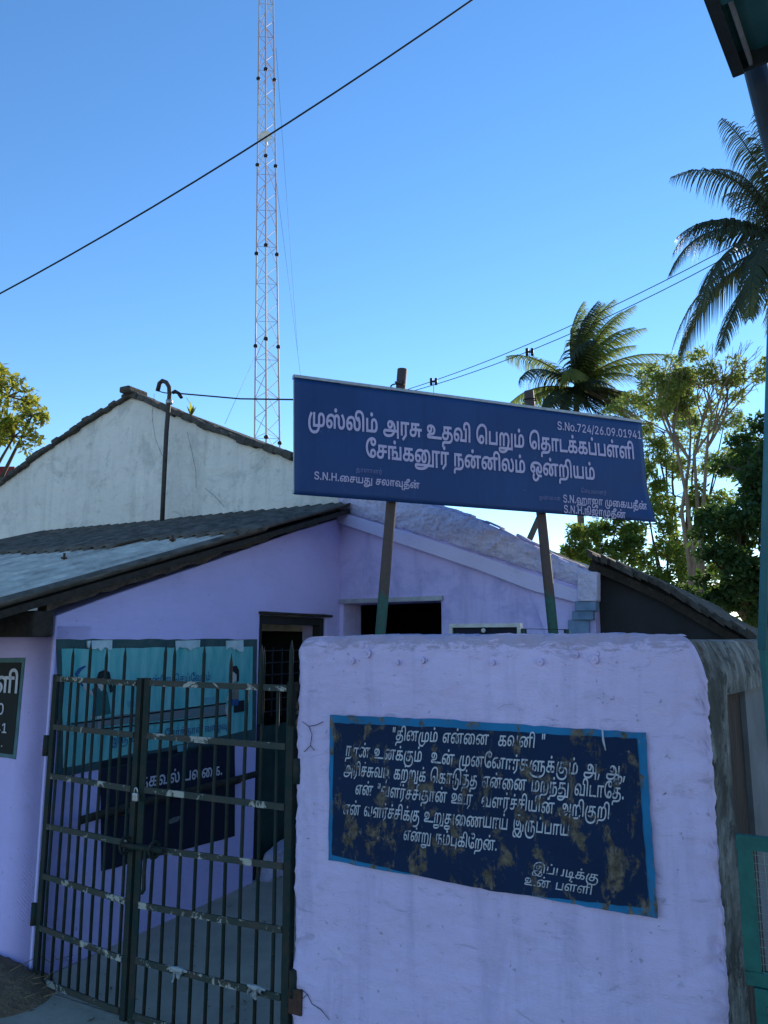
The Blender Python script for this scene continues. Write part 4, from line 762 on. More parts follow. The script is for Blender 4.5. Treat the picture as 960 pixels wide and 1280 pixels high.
# lavender part right of the corner, with the doorway
o1, o2 = gz(430, 755), gz(552, 751)
rr_top = [white[7], r2, r3, r4]
sE = r4[0]
lav_out = rr_top + [(sE, 0.0), (0.0, 0.0)]
doorway = [(o1[0], .02), (o2[0], .02), (o2[0], o2[1]), (o1[0], o1[1])]
MB().slab(lav_out, [doorway], lambda a, z: PL_gable.pt(a, z, .006), PL_gable.n, .30).build('painted_wall', M['lav_gable'], school)
# lumpy parapet above the band (rough plaster, proud of the wall)
band_hi = [gz(430, 640), gz(520, 668), gz(600, 694), gz(735, 741)]
par = []
nseg = 200
top_f = lambda u: [white[7], r2, r3, r4]
def lerp_poly(P, u):
    x = P[0][0] + (P[-1][0] - P[0][0]) * u
    for i in range(len(P) - 1):
        if P[i][0] <= x <= P[i + 1][0] + 1e-9:
            t = (x - P[i][0]) / (P[i + 1][0] - P[i][0])
            return (x, P[i][1] + (P[i + 1][1] - P[i][1]) * t)
    return P[-1]
hi = [lerp_poly([white[7], r2, r3, r4], i / nseg) for i in range(nseg + 1)]
lo = [lerp_poly([(0.0, band_hi[0][1])] + band_hi[1:], i / nseg) for i in range(nseg + 1)]
mb = MB(); vs_ = []; fs = []; nr = 26
for i in range(nseg + 1):
    for j in range(nr + 1):
        t = j / nr
        a = hi[i][0]
        z = lo[i][1] + (hi[i][1] - lo[i][1]) * t + .004
        p = PL_gable.pt(a, z)
        b_ = .045 * max(0, math.sin(math.pi * min(1, t * 1.02))) ** .5 + .018 * noise.noise(p * 7) + .016 * noise.noise(p * 17) + .012 * noise.noise(p * 38)
        vs_.append(p + PL_gable.n * (b_ + .014) + UP * ((.014 * noise.noise(V((a * 6, 3, 0))) + .016 * noise.noise(V((a * 22, 3, 0)))) if j == nr else 0))
for i in range(nseg):
    for j in range(nr):
        k = i * (nr + 1) + j
        fs.append((k, k + nr + 1, k + nr + 2, k + 1))
mb.add(vs_, fs, 0, True)
mb.build('parapet_plaster', M['lav_rough'], school)
# projecting band that follows the slope, and its end block
bl = [(0.0, gz(430, 654)[1]), gz(520, 686), gz(600, 713), gz(668, 739), gz(735, 757)]
bt = [(0.0, band_hi[0][1]), band_hi[1], band_hi[2], gz(735, 741)]
mb = MB().slab(bt + bl[::-1], [], lambda a, z: PL_gable.pt(a, z, .075), PL_gable.n, .068)
mb.build('cornice_band', plaster('lavender_band', (.58, .53, .76), B, lump=.3, fine=.3, dirt=.35, dirtcol=(.22, .2, .3)), school, bevel=.006)
mb = MB().slab([gz(664, 738), gz(735, 757), gz(735, 790), gz(735, 830), gz(690, 830), gz(683, 790)], [], lambda a, z: PL_gable.pt(a, z, .03), PL_gable.n, .022)
mb.build('wall_panel', M['lav_gable'], school)
# stepped teal corner pilaster
for (xa, xb, ya, yb, of) in ((726, 750, 716, 752, .10), (722, 748, 752, 764, .085), (718, 744, 764, 775, .07), (712, 738, 775, 830, .05)):
    mb = MB().slab([gz(xa, ya), gz(xb, ya), gz(xb, yb), gz(xa, yb)], [], lambda a, z, of=of: PL_gable.pt(a, z, of), PL_gable.n, .12)
    mb.build('corner_moulding', M['tealplaster'] if ya > 716 else M['lav_rough'], school, bevel=.004)
# doorway reveal lining and dark room
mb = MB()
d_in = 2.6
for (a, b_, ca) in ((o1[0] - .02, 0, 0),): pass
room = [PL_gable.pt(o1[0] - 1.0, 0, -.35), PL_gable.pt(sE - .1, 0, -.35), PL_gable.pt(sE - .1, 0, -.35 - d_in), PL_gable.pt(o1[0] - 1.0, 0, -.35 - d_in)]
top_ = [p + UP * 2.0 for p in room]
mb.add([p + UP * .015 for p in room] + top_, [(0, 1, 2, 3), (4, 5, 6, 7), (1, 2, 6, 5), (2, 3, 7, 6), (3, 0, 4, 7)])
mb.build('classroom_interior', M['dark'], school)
mb = MB()
f0 = PL_gable.pt(o1[0], o1[1] + .02, .02); f1 = PL_gable.pt(o2[0], o2[1] + .02, .02)
mb.bar(f0 - B * .02, f1 + B * .02, .018, .018, PL_gable.n)
mb.build('lintel_drip', M['steel_grey'], school)
# long walls and roof behind the gable
DEP = 9.0
for sx_, zt in ((sE, r4[1]), (sW0, zl)):
    mb = MB()
    p = PL_gable.pt(sx_, 0, -.3); inn = B * (-.25 if sx_ > 0 else .25)
    q = p + A * DEP
    mb.add([p, q, q + UP * zt, p + UP * zt, p + inn, q + inn, q + inn + UP * zt, p + inn + UP * zt],
           [(0, 1, 2, 3), (4, 5, 6, 7), (3, 2, 6, 7), (0, 4, 7, 3), (1, 2, 6, 5)])
    mb.build('long_wall', M['white_gable'], school)
back = [(a, z) for a, z in white[:3] + [apex]] + [r1, r2, r3, r4, (sE, 0), (sW0, 0)]
MB().slab(back, [], lambda a, z: PL_gable.pt(a, z, -.3 - DEP), PL_gable.n, .2).build('rear_gable', M['white_gable'], school)
mb = MB()
prof_r = [(apex[0], apex[1] + .02), r1, (r2[0], r2[1] - .14), (r3[0], r3[1] - .14), (sE + .12, r4[1] - .2)]
prof_l = [(sW0 - .2, zl - .1), (rake[1][0], rake[1][1]), (apex[0], apex[1] + .02)]
for prof in (prof_l, prof_r):
    for i in range(len(prof) - 1):
        p, q = prof[i], prof[i + 1]
        a0 = PL_gable.pt(p[0], p[1] - .02, -.31 if p[0] > r1[0] - .01 else -.05); a1 = PL_gable.pt(q[0], q[1] - .02, -.31 if p[0] > r1[0] - .01 else -.05)
        mb.add([a0, a1, a1 + A * DEP, a0 + A * DEP, a0 + UP * .05, a1 + UP * .05, a1 + UP * .05 + A * DEP, a0 + UP * .05 + A * DEP],
               [(0, 1, 2, 3), (4, 5, 6, 7), (0, 1, 5, 4), (3, 2, 6, 7)])
mb.build('tile_roof', M['tile'], school)
# crumbling coping along the rake
def coping(pts, w, h, step, name, seed, mk='coping'):
    rr = random.Random(seed); mb = MB()
    for i in range(len(pts) - 1):
        p, q = PL_gable.pt(*pts[i]), PL_gable.pt(*pts[i + 1])
        L = (q - p).length; n_ = max(1, int(L / step)); d = (q - p).normalized(); up_ = d.cross(PL_gable.n)
        if up_.z < 0: up_ = -up_
        for k in range(n_):
            c = p + (q - p) * ((k + .5) / n_) + up_ * rr.uniform(-.008, .014) - PL_gable.n * (.12 - w * .5) + PL_gable.n * rr.uniform(0, .02)
            hh = h * rr.uniform(.7, 1.3)
            dd = (d + up_ * rr.uniform(-.09, .09)).normalized()
            mb.box(c + up_ * (hh * .3), dd * (step * rr.uniform(.5, .58)), PL_gable.n * (.12 + w * .5), up_.normalized() * hh * .5)
    o = mb.build(name, M[mk], school, bevel=.015)
    return o
coping([rake[0], rake[1], rake[2], apex], .05, .05, .10, 'rake_coping', 4)
coping([apex, rake[4], rake[5], r1, (0.03, white[7][1])], .05, .06, .11, 'rake_coping', 5)
coping([(0.03, white[7][1]), r2, r3, r4], -.10, .022, .13, 'parapet_coping', 6, 'lav_rough')
mb = MB(); p = PL_gable.pt(apex[0] + .02, apex[1] + .075, .0)
mb.box(p - UP * .03, B * .07, A * .14, UP * .035); mb.build('ridge_tile', M['coping'], school, bevel=.02)

# ------------------------------------------------------------------ front wing
zr = PL_gable.sz(425, 633)[1]                                   # where its roof meets the big gable
s_lo = PL_wing.sz(0, 752)
ze = s_lo[1]
sl = (zr - ze) / (s_c - s_lo[0])                                # roof slope along A
def zroof(s): return zr - sl * (s_c - s)
wing = thing('front_wing', FRONT, 'low lavender wing with a sloping corrugated roof and painted murals, left of the gate', 'building')
def wz(*p): return PL_wing.sz(*p)
def WP(a, z): return PL_wing.pt(a, z)
dT1, dT2 = wz(325, 768), wz(408, 768)
lo_l, hi_r = wz(96, 768), (s_c, zroof(s_c) - .10)
edge_top = [(s_f, zroof(s_f) - .16), (s_f + .35, zroof(s_f + .35) - .145), (s_f + 1.2, zroof(s_f + 1.2) - .13), (s_c - .7, zroof(s_c - .7) - .10), hi_r]
wl = edge_top + [(s_c, 0.0), (dT2[0], 0.0), (dT2[0], dT2[1]), (dT1[0], dT1[1]), (dT1[0], 0.0), (s_f, 0.0)]
MB().slab(wl, [], WP, PL_wing.n, .24).build('side_wall', M['lav_wing'], wing, bevel=.008)
sF0 = -3.2
zf = zroof(s_f) - .2
MB().slab([(sF0, 0), (0, 0), (0, zf), (sF0, zf)], [], lambda a, z: PL_fac.pt(a, z), PL_fac.n, .24).build('front_wall', plaster('lavender_facade', (.52, .44, .78), B, lump=.35, fine=.3, dirt=.25, dirtcol=(.2, .18, .28)), wing, bevel=.012)
# roof frame: rake beam, eave beam, rafters
def RP(s, b_, dz=0):          # point of the roof: s along A (plan of the side wall), b_ to the right of that wall
    return PL_wing.o + A * s + B * b_ + UP * (zroof(s) + dz)
s_ev = s_lo[0] - .42
mb = MB()
mb.add([], [])
vs_ = []; nb_r = 70
for i in range(nb_r + 1):
    t = i / nb_r; sa = s_f - .1 + (s_c - s_f + .1) * t
    hh = .035 + .045 * (1 - t) + .03 * noise.noise(V((t * 14, 0, 1))) + .018 * noise.noise(V((t * 47, 0, 5)))
    o_ = .05 + .02 * noise.noise(V((t * 17, 3, 2)))
    vs_ += [RP(sa, o_, -.035), RP(sa, o_ + .012 * noise.noise(V((t * 40, 6, 2))), -.035 - hh), RP(sa, -.02, -.04 - hh), RP(sa, -.02, -.035)]
fs = [(4 * i + j, 4 * i + 4 + j, 4 * i + 4 + (j + 1) % 4, 4 * i + (j + 1) % 4) for i in range(nb_r) for j in range(4)]
mb.add(vs_, fs + [(0, 1, 2, 3), (4 * nb_r + 3, 4 * nb_r + 2, 4 * nb_r + 1, 4 * nb_r)])
mb.build('rake_brickwork', M['brick'], wing)
mb = MB()
mb.bar(RP(s_ev + .1, .10, -.045), RP(s_c - .05, .10, -.045), .02, .018, B)
mb.build('barge_board', M['oldwood'], wing)
mb = MB()
mb.bar(RP(s_f - .15, -.3, -.16), RP(s_f - .15, .10, -.16), .06, .065, A)
mb.bar(RP(s_f - .08, -3.1, -.14), RP(s_f - .08, -.3, -.14), .05, .055, A)
mb.build('eave_beam', M['oldwood'], wing, bevel=.01)
for k in range(6):
    mb = MB().bar(RP(s_ev + .06, -.15 - .55 * k, -.075), RP(s_c - .1, -.15 - .55 * k, -.075), .035, .03, B)
    mb.build('rafter', M['oldwood'], wing)
def sheet(b0, b1, sa, sb, dz, mat, amp=.019, pitch=.125, tip=0.0):
    n_ = int((b1 - b0) / pitch * 8); mb = MB(); vs_ = []; fs = []
    m_ = 6
    for i in range(n_ + 1):
        b_ = b0 + (b1 - b0) * i / n_
        for j in range(m_ + 1):
            s = sa + (sb - sa) * j / m_
            w = amp * math.sin(2 * math.pi * b_ / pitch)
            vs_.append(RP(s, b_, dz + w + tip * (1 - j / m_) + .004 * noise.noise(V((b_ * 2, s * 2, dz * 50)))))
    nn = len(vs_)
    for i in range(n_):
        for j in range(m_):
            k = i * (m_ + 1) + j
            fs.append((k, k + m_ + 1, k + m_ + 2, k + 1))
    vs2 = [p - UP * .006 for p in vs_]
    mb.add(vs_, fs, 0, True); mb.add(vs2, [f[::-1] for f in fs], 0, True)
    for i in range(n_):
        k = i * (m_ + 1); mb.add([vs_[k], vs_[k + m_ + 1], vs2[k + m_ + 1], vs2[k]], [(0, 1, 2, 3)])
    for j in range(m_):
        for k in (j, n_ * (m_ + 1) + j): mb.add([vs_[k], vs_[k + 1], vs2[k + 1], vs2[k]], [(0, 1, 2, 3)])
    return mb.build('roof_sheet', mat, wing, fix=True)
s_mid = s_f + (s_c - s_f) * .40
s_mid2 = s_mid + .55
for i in range(4):
    b1 = .13 - .98 * i; b0 = b1 - 1.04
    sheet(b0, b1, s_mid + (.25, .0, .14, .05)[i], s_c + .02, .026 + .004 * (i % 2), M['asb_grey'])
    sheet(b0 if i else .13 - .98, b1 - (.16 if i == 0 else 0), s_ev - .02 * (i % 2), s_mid + .45, .004 + .003 * (i % 2), M['asb_white'])
sheet(-.06, .135, s_ev - .01, s_mid + .5, .010, M['asb_grey'])
# hook bolts on the pale sheets
for (s, b_) in ((s_mid - .35, -.95), (s_mid - .8, -1.6), (s_mid + .15, -.45), (s_mid - .5, -2.1)):
    mb = MB(); p = RP(s, b_, .01)
    mb.tube([p, p + UP * .05], .008, 6); mb.tube([p + UP * .012, p + UP * .02], .022, 8)
    mb.build('hook_bolt', M['rust'], wing)
# doorway in the side wall: frame, half door, grille, dark room
dn = PL_wing.n
mb = MB()
fr = PL_wing.shifted(.0)
dz1 = dT1[1]
mb.bar(PL_wing.pt(dT1[0] - .02, dz1 + .012, .02), PL_wing.pt(dT2[0] + .05, dz1 + .012, .015), .02, .010, dn)
mb.build('door_hood', M['oldwood'], wing, bevel=.006)
mb = MB()
for s in (dT1[0] + .03, dT2[0] - .03):
    mb.bar(PL_wing.pt(s, .01, -.06), PL_wing.pt(s, dz1 - .004, -.06), .03, .035, A)
mb.bar(PL_wing.pt(dT1[0] + .06, dz1 - .035, -.06), PL_wing.pt(dT2[0] - .06, dz1 - .035, -.06), .035, .03, dn)
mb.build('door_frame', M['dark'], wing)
dmid = 1.02
leaf = MB()
leaf.box(PL_wing.pt((dT1[0] + dT2[0]) / 2, .05 + dmid / 2, -.12), A * ((dT2[0] - dT1[0]) / 2 - .065), dn * .015, UP * (dmid / 2 - .05)).build('door_leaf', M['doorgreen'], wing)
mb = MB()
nb = 7
for k in range(nb):
    s = dT1[0] + .08 + (dT2[0] - dT1[0] - .16) * k / (nb - 1)
    mb.bar(PL_wing.pt(s, dmid + .06, -.12), PL_wing.pt(s, dz1 - .24, -.12), .006, .006, A)
for k in range(6):
    z = dmid + .1 + k * .09
    mb.bar(PL_wing.pt(dT1[0] + .06, z, -.12), PL_wing.pt(dT2[0] - .06, z, -.12), .006, .005, dn)
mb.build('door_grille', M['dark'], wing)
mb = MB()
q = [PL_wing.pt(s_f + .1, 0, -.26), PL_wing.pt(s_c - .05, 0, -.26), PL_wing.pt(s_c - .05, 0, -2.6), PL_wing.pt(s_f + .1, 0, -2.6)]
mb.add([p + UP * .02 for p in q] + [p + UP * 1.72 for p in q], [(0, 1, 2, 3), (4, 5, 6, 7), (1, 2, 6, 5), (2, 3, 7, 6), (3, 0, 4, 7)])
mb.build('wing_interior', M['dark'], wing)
# rough plinth step at the door
st = wz(322, 1066); st2 = wz(420, 1000)
mb = MB(); vs_ = []; fs = []
mb.slab([(st[0], .0), (s_c, .0), (s_c, .24), (st[0] + .25, .22), (st[0] + .06, .17)], [], lambda a, z: PL_wing.pt(a, z, .10), dn, .10)
mb.build('door_plinth', M['lav_rough'], wing, bevel=.02)
# mural on the side wall: border, teal field, figures, writing, torn paper
mur = panel('mural', PL_wing, [(70, 799), (321, 799), (319, 926), (72, 972)], M['tealborder'], wing, .004, .003, .004, .08)
panel('mural_field', PL_wing, [(76, 811), (315, 808), (314, 912), (78, 960)], M['teal'], mur, .007, .002, .003, .08)
def shape(name, pix, mat, off=.010, seed=1):
    return panel(name, PL_wing, pix, mat, mur, off, .001, .0, 0, seed)
# seesaw plank with two children, seen between the gate bars
shape('seesaw_plank', [(88, 905), (150, 893), (280, 880), (281, 893), (150, 905), (112, 911)], M['plank'])
shape('plank_edge', [(86, 904), (281, 878), (281, 880), (88, 906)], M['black'], .011)
shape('plank_edge', [(100, 913), (282, 893), (282, 895), (100, 915)], M['black'], .011)
girl = dict(
 dress=[(113, 862), (119, 857), (128, 857), (133, 866), (137, 892), (116, 896), (118, 878)],
 hair=[(119, 849), (122, 840), (129, 837), (135, 840), (137, 850), (140, 864), (136, 866), (133, 852), (127, 847), (122, 853)],
 face=[(121, 851), (126, 847), (132, 851), (131, 859), (125, 864), (121, 859)],
 arm=[(114, 870), (104, 862), (101, 852), (104, 851), (108, 860), (117, 865)],
 leg=[(119, 893), (126, 893), (127, 903), (124, 912), (120, 912), (121, 903)])
shape('girl_leg', girl['leg'], M['skin']); shape('girl_leg', [(111, 897), (118, 884), (122, 886), (114, 900)], M['skin'])
shape('girl_arm', girl['arm'], M['skin']); shape('girl_dress', girl['dress'], M['cloth_green'], .011)
shape('girl_face', girl['face'], M['skin'], .012); shape('girl_hair', girl['hair'], M['black'], .013)
shape('girl_eye', [(126, 854), (129, 853.5), (129, 855.5), (126, 856)], M['black'], .013)
shape('racket', [(92, 842), (97, 835), (104, 832), (106, 833), (100, 838), (95, 845), (103, 857), (101, 858)], M['blueink'], .011)
shape('boy_shirt', [(287, 856), (294, 853), (297, 862), (297, 874), (288, 874)], M['cloth_tan'], .011)
shape('boy_face', [(285, 841), (291, 838), (295, 841), (294, 851), (288, 854), (285, 849)], M['skin'], .012)
shape('boy_hair', [(285, 840), (288, 833), (294, 832), (297, 838), (297, 851), (294, 853), (294, 843), (289, 839)], M['black'], .013)
shape('boy_shorts', [(288, 874), (297, 874), (296, 882), (286, 882)], M['blueink'], .012)
shape('boy_leg', [(283, 880), (288, 874), (290, 879), (284, 888), (286, 896), (282, 897), (280, 888)], M['skin'], .011)
shape('boy_arm', [(281, 876), (285, 862), (288, 858), (289, 864), (285, 875)], M['skin'], .012)
shape('black_patch', [(291, 877), (304, 875), (304, 889), (291, 891)], M['black'], .010)
letter('mur1', PL_wing, (180, 856), (262, 850), 10, M['blueink'], mur, 0, .010)
letter('mur2', PL_wing, (135, 931), (283, 911), 10, M['blueink'], mur, 0, .010)
for (x0, x1, y) in ((158, 182, 876), (254, 272, 872), (220, 234, 932)):
    shape('faded_patch', [(x0, y), (x1, y - 2), (x1 - 2, y + 6), (x0 + 1, y + 8)], plain('faded_teal', (.16, .36, .42), (.08, .28, .34), 20, .9, bs=0), .009)
for (x0, x1, sd) in ((107, 138, 3), (218, 248, 4), (281, 302, 5)):
    rr = random.Random(sd)
    pix = [(x0, 801), (x1, 800)] + [(x1 - (x1 - x0) * k / 7 + rr.uniform(-1, 1), 812 + rr.uniform(-4, 3)) for k in range(8)]
    panel('paper_scrap', PL_wing, pix, M['paper'], wing, .016, .008)
# notice board painted below the mural
nb_ = panel('notice_board', PL_wing, [(125, 951), (293, 926), (293, 1045), (126, 1089)], M['navy'], wing, .004, .003, .003, .1)
letter('board', PL_wing, (172, 985), (277, 968), 15, M['chalkwhite'], nb_, 18, .008)
panel('chipped_patch', PL_wing, [(207, 1027), (215, 1022), (226, 1019), (222, 1026), (212, 1030)], M['greywall'], nb_, .007, .001)
# painted name board on the street face
pb = panel('name_board', PL_fac, [(-190, 822), (32, 822), (20, 949), (-200, 925)], plain('teal_grey_border', (.10, .19, .21), (.06, .12, .13), 14, .8), wing, .004, .003, .003, .08)
panel('board_field', PL_fac, [(-183, 829), (28, 828), (17, 943), (-190, 918)], plain('black_board_paint', (.008, .012, .014), None, 8, .7), pb, .007, .002)
letter('plate1', PL_fac, (-44, 862), (25, 866), 23, M['chalkwhite'], pb, 22, .011)
letter('plate2', PL_fac, (-10, 892), (7, 893), 13, M['chalkwhite'], pb, 10, .011)
letter('plate3', PL_fac, (-20, 914), (11, 916), 11, M['chalkwhite'], pb, 10, .011)
letter('plate4', PL_fac, (-16, 931), (6, 933), 7, M['chalkwhite'], pb, 0, .011)

# bamboo pole resting on two hooks of the side wall
pole_a, pole_b = wz(86, 1023), wz(308, 965)
pole = MB().tube([PL_wing.pt(pole_a[0] + (pole_b[0] - pole_a[0]) * t, pole_a[1] + (pole_b[1] - pole_a[1]) * t + .006 * math.sin(t * 5), .09) for t in [i / 8 for i in range(9)]], .021, 10)
solid('wooden_pole', pole, M['oldwood'], PL_wing.pt(pole_a[0], pole_a[1], .09), 'dark wooden pole lying level in front of the notice board', 'pole')
for t in (.2, .85):
    s = pole_a[0] + (pole_b[0] - pole_a[0]) * t; z = pole_a[1] + (pole_b[1] - pole_a[1]) * t
    MB().tube([PL_wing.pt(s, z - .035, 0), PL_wing.pt(s, z - .032, .09), PL_wing.pt(s, z - .02, .125), PL_wing.pt(s, z + .01, .128)], .006, 6).build('pole_hook', M['rust'], wing)

# bent service pipe on the wing roof
pp = [(203, 646), (205, 600), (208, 540), (212, 493), (211.5, 484), (208, 478), (203, 476), (199.5, 479), (197, 489)]
PL_pipe = PL_gable.shifted(.18)
pts = [PL_pipe.hit(*p) for p in pp]
pts[0].z -= .12
pr = thing('service_pipe', pts[0], 'thin bent-over service pipe rising from the grey roof against the white gable', 'pipe')
MB().tube(pts, .022, 10).build('pipe', plain('dark_grey_pipe', (.07, .06, .055), (.035, .03, .03), 25, .7, .2, bs=.3), pr)
MB().tube([pts[3] - UP * .1, pts[3] - UP * .06], .034, 10).build('pipe_clamp', M['steel_grey'], pr)

# ------------------------------------------------------------------ boundary wall with the painted message
bw = thing('boundary_wall', WL, 'thick lavender boundary wall with a blue painted message, right of the gate', 'wall')
def fz(*p): return PL_front.sz(*p)
rr = random.Random(11)
prof = [fz(372, 842), fz(375, 805), fz(381, 798), fz(392, 796), fz(470, 794), fz(560, 793.5), fz(650, 793), fz(740, 792.5), fz(800, 793), fz(845, 794), fz(856, 797),
        fz(866, 812), fz(875, 832), fz(880, 848)]
srt = prof[-1][0]
right = [(srt + rr.uniform(-.006, .006), prof[-1][1] - .06 * k) for k in range(1, int(prof[-1][1] / .06))]
dens = []
for i in range(len(prof) - 1):
    p, q = prof[i], prof[i + 1]; n_ = max(1, int(math.hypot(q[0] - p[0], q[1] - p[1]) / .03))
    for k in range(n_): dens.append((p[0] + (q[0] - p[0]) * k / n_ + rr.uniform(-.0025, .0025), p[1] + (q[1] - p[1]) * k / n_ + rr.uniform(-.004, .004)))
dens.append(prof[-1])
left = [(prof[0][0] + rr.uniform(-.008, .005), .06 * k) for k in range(1, int(prof[0][1] / .06))]
outer = dens + right + [(srt, 0.0), (prof[0][0], 0.0)] + left
# front skin as a fine grid so that the plaster can be really uneven
sa_, sb_ = prof[0][0], srt
def topz(s):
    for i in range(len(prof) - 1):
        if prof[i][0] <= s <= prof[i + 1][0]:
            t = (s - prof[i][0]) / max(1e-6, prof[i + 1][0] - prof[i][0])
            return prof[i][1] + (prof[i + 1][1] - prof[i][1]) * t
    return prof[-1][1]
NX, NZ = 150, 160
mb = MB(); vs_ = []; fs = []
def relief(p, s, z, zt):
    d = .009 * noise.noise(p * 3.1) + .005 * noise.noise(p * 11) + .003 * noise.noise(p * 29) + .0022 * noise.noise(V((s * 22, 0, z * 60)))
    e = min(s - sa_, sb_ - s, zt - z)
    if e < .03: d -= .012 * (1 - max(e, 0) / .03) ** 2.0 + .008 * noise.noise(p * 25) * (1 - e / .03)
    ed_ = min(sb_ - s, (zt - z) * 1.5)
    if ed_ < .07: d -= max(0, noise.noise(p * 17) + .6 * noise.noise(p * 41) - .12) * .035 * (1 - ed_ / .07)
    # lumpy strip near the right edge and under the top
    r_ = max(0, 1 - (sb_ - s) / .22)
    d += r_ * .010 * noise.noise(V((s * 14, z * 9, 4)))
    return d
for i in range(NX + 1):
    s = sa_ + (sb_ - sa_) * i / NX
    zt = topz(min(max(s, sa_ + 1e-4), sb_ - 1e-4))
    if i == 0: zt = prof[1][1] - .03
    for j in range(NZ + 1):
        z = zt * j / NZ
        p = PL_front.pt(s, z)
        wob = .003 * noise.noise(V((s * 9, 7.7, 0))) + .004 * noise.noise(V((s * 40, 1.7, 0))) + .003 * noise.noise(V((s * 95, 2.7, 0)))
        sw = .005 * noise.noise(V((1.3 + 5 * i, z * 4, 0))) + .008 * noise.noise(V((3.3 + i, z * 23, 0))) + .004 * noise.noise(V((8.3 + i, z * 71, 0)))
        k = (1 if i in (0, NX) else 0)
        vs_.append(PL_front.pt(s + sw * k, z + (wob if j == NZ else 0), relief(p, s, z, zt)))
for i in range(NX):
    for j in range(NZ):
        k = i * (NZ + 1) + j
        fs.append((k, k + NZ + 1, k + NZ + 2, k + 1))
mb.add(vs_, fs, 0, True)
# rounded back edge of the skin along top and left end
def strip(ids, dv):
    top = [V(vs_[k]) for k in ids]; b_ = [p + dv for p in top]
    n_ = len(ids)
    mb.add(top + b_, [(i, i + 1, n_ + i + 1, n_ + i) for i in range(n_ - 1)], 0, True)
i_sh = min(range(NX + 1), key=lambda i: abs(sa_ + (sb_ - sa_) * i / NX - fz(852, 796)[0]))
strip([i * (NZ + 1) + NZ for i in range(i_sh + 1)], A * .16 + UP * .004)
strip([j for j in range(NZ + 1)], A * .2)
# paint wraps a finger's width round the right edge, then breaks off
ids = [i * (NZ + 1) + NZ for i in range(i_sh, NX)] + [NX * (NZ + 1) + j for j in range(NZ, -1, -1)]
top_e = [V(vs_[k]) for k in ids]
mid_e = [p + DS * .012 + B * .004 for p in top_e]
out_e = [p + DS * max(.012, .022 + .03 * noise.noise(p * 8) + .045 * noise.noise(p * 31)) - B * .004 for p in top_e]
n_e = len(ids)
mb.add(top_e + mid_e + out_e, [(k * n_e + i, k * n_e + i + 1, (k + 1) * n_e + i + 1, (k + 1) * n_e + i) for k in (0, 1) for i in range(n_e - 1)], 0, True)
mb.build('wall_face', M['lav_front'], bw, fix=False)
# weathered masonry behind the paint
sk = .012
mb = MB()
core = [(a, z - .012) for a, z in dens[3:]] 
ext = 2.2
shoulder = [p for p in prof if p[0] > fz(845, 794)[0] - .001]
shoulder = [fz(820, 793.5)] + shoulder
end_prof = [(a - .022, z - .014) for a, z in shoulder] + [(srt - .022, .0), (shoulder[0][0], .0)]
def extrude_profile(mb, pr, off0, d, jit=0.0, seg=1):
    n_ = len(pr); rows = []
    for k in range(seg + 1):
        rows.append([PL_front.pt(a, z) + PL_front.n * 0 + d * (off0[0] + (off0[1] - off0[0]) * k / seg) + V((noise.noise(V((a * 9, z * 9, k * 1.3))), 0, noise.noise(V((a * 7, z * 8, k * 2.1))))) * jit for a, z in pr])
    vs2 = [p for r_ in rows for p in r_]
    fs2 = []
    for k in range(seg):
        for i in range(n_):
            j = (i + 1) % n_
            fs2.append((k * n_ + i, k * n_ + j, (k + 1) * n_ + j, (k + 1) * n_ + i))
    mb.add(vs2, fs2, 0, False)
    mb.add(rows[0], [tuple(range(n_))]); mb.add(rows[-1], [tuple(range(n_))[::-1]])
ep = []
for i in range(len(end_prof)):
    p, q = end_prof[i], end_prof[(i + 1) % len(end_prof)]
    n_ = max(1, int(math.hypot(q[0] - p[0], q[1] - p[1]) / .06))
    ep += [(p[0] + (q[0] - p[0]) * k / n_, p[1] + (q[1] - p[1]) * k / n_) for k in range(n_)]
extrude_profile(mb, ep, (.03, .40), DS, .006, 6)
def stained(name, d):
    m, nt, b = newmat(name)
    co = coords(nt, d); cv = coords(nt, d, (2.2, 2.2, .9))
    c = mix(nt, ramp(nt, nz(nt, cv, 2.8, 10, .75, .6), [(.38, 0.), (.7, 1.)]), (.03, .032, .03), (.34, .345, .33))
    c = mix(nt, ramp(nt, nz(nt, co, 3, 8, .7), [(.44, 0.), (.6, 1.)]), c, (.03, .032, .028))
    c = mix(nt, ramp(nt, nz(nt, co, 11, 10, .8, .3), [(.52, 0.), (.6, 1.)]), c, (.012, .014, .012))
    c = mix(nt, ramp(nt, nz(nt, co, 5, 8, .7, .5), [(.66, 0.), (.7, 1.)]), c, (.04, .16, .09))
    lk(nt, c, b.inputs['Base Color']); b.inputs['Roughness'].default_value = .95
    p = bump(nt, b, nz(nt, co, 16, 8, .65), .8, .02)
    bump(nt, b, nz(nt, cv, 9, 6, .7), .5, .01, p)
    return m
M['stained'] = stained('weathered_wall_end', DS)
mb.build('wall_end', M['stained'], bw)
mb = MB()
c2 = [(prof[0][0] + .02, 0.)] + [(prof[0][0] + .02, 1.60)] + [(a, z - .016) for a, z in prof[3:9]] + [(shoulder[0][0] + .05, 0.)]
mb.slab(c2, [], lambda a, z: PL_front.pt(a, z, -.03), PL_front.n, .22)
mb.build('wall_core', M['stained'], bw)
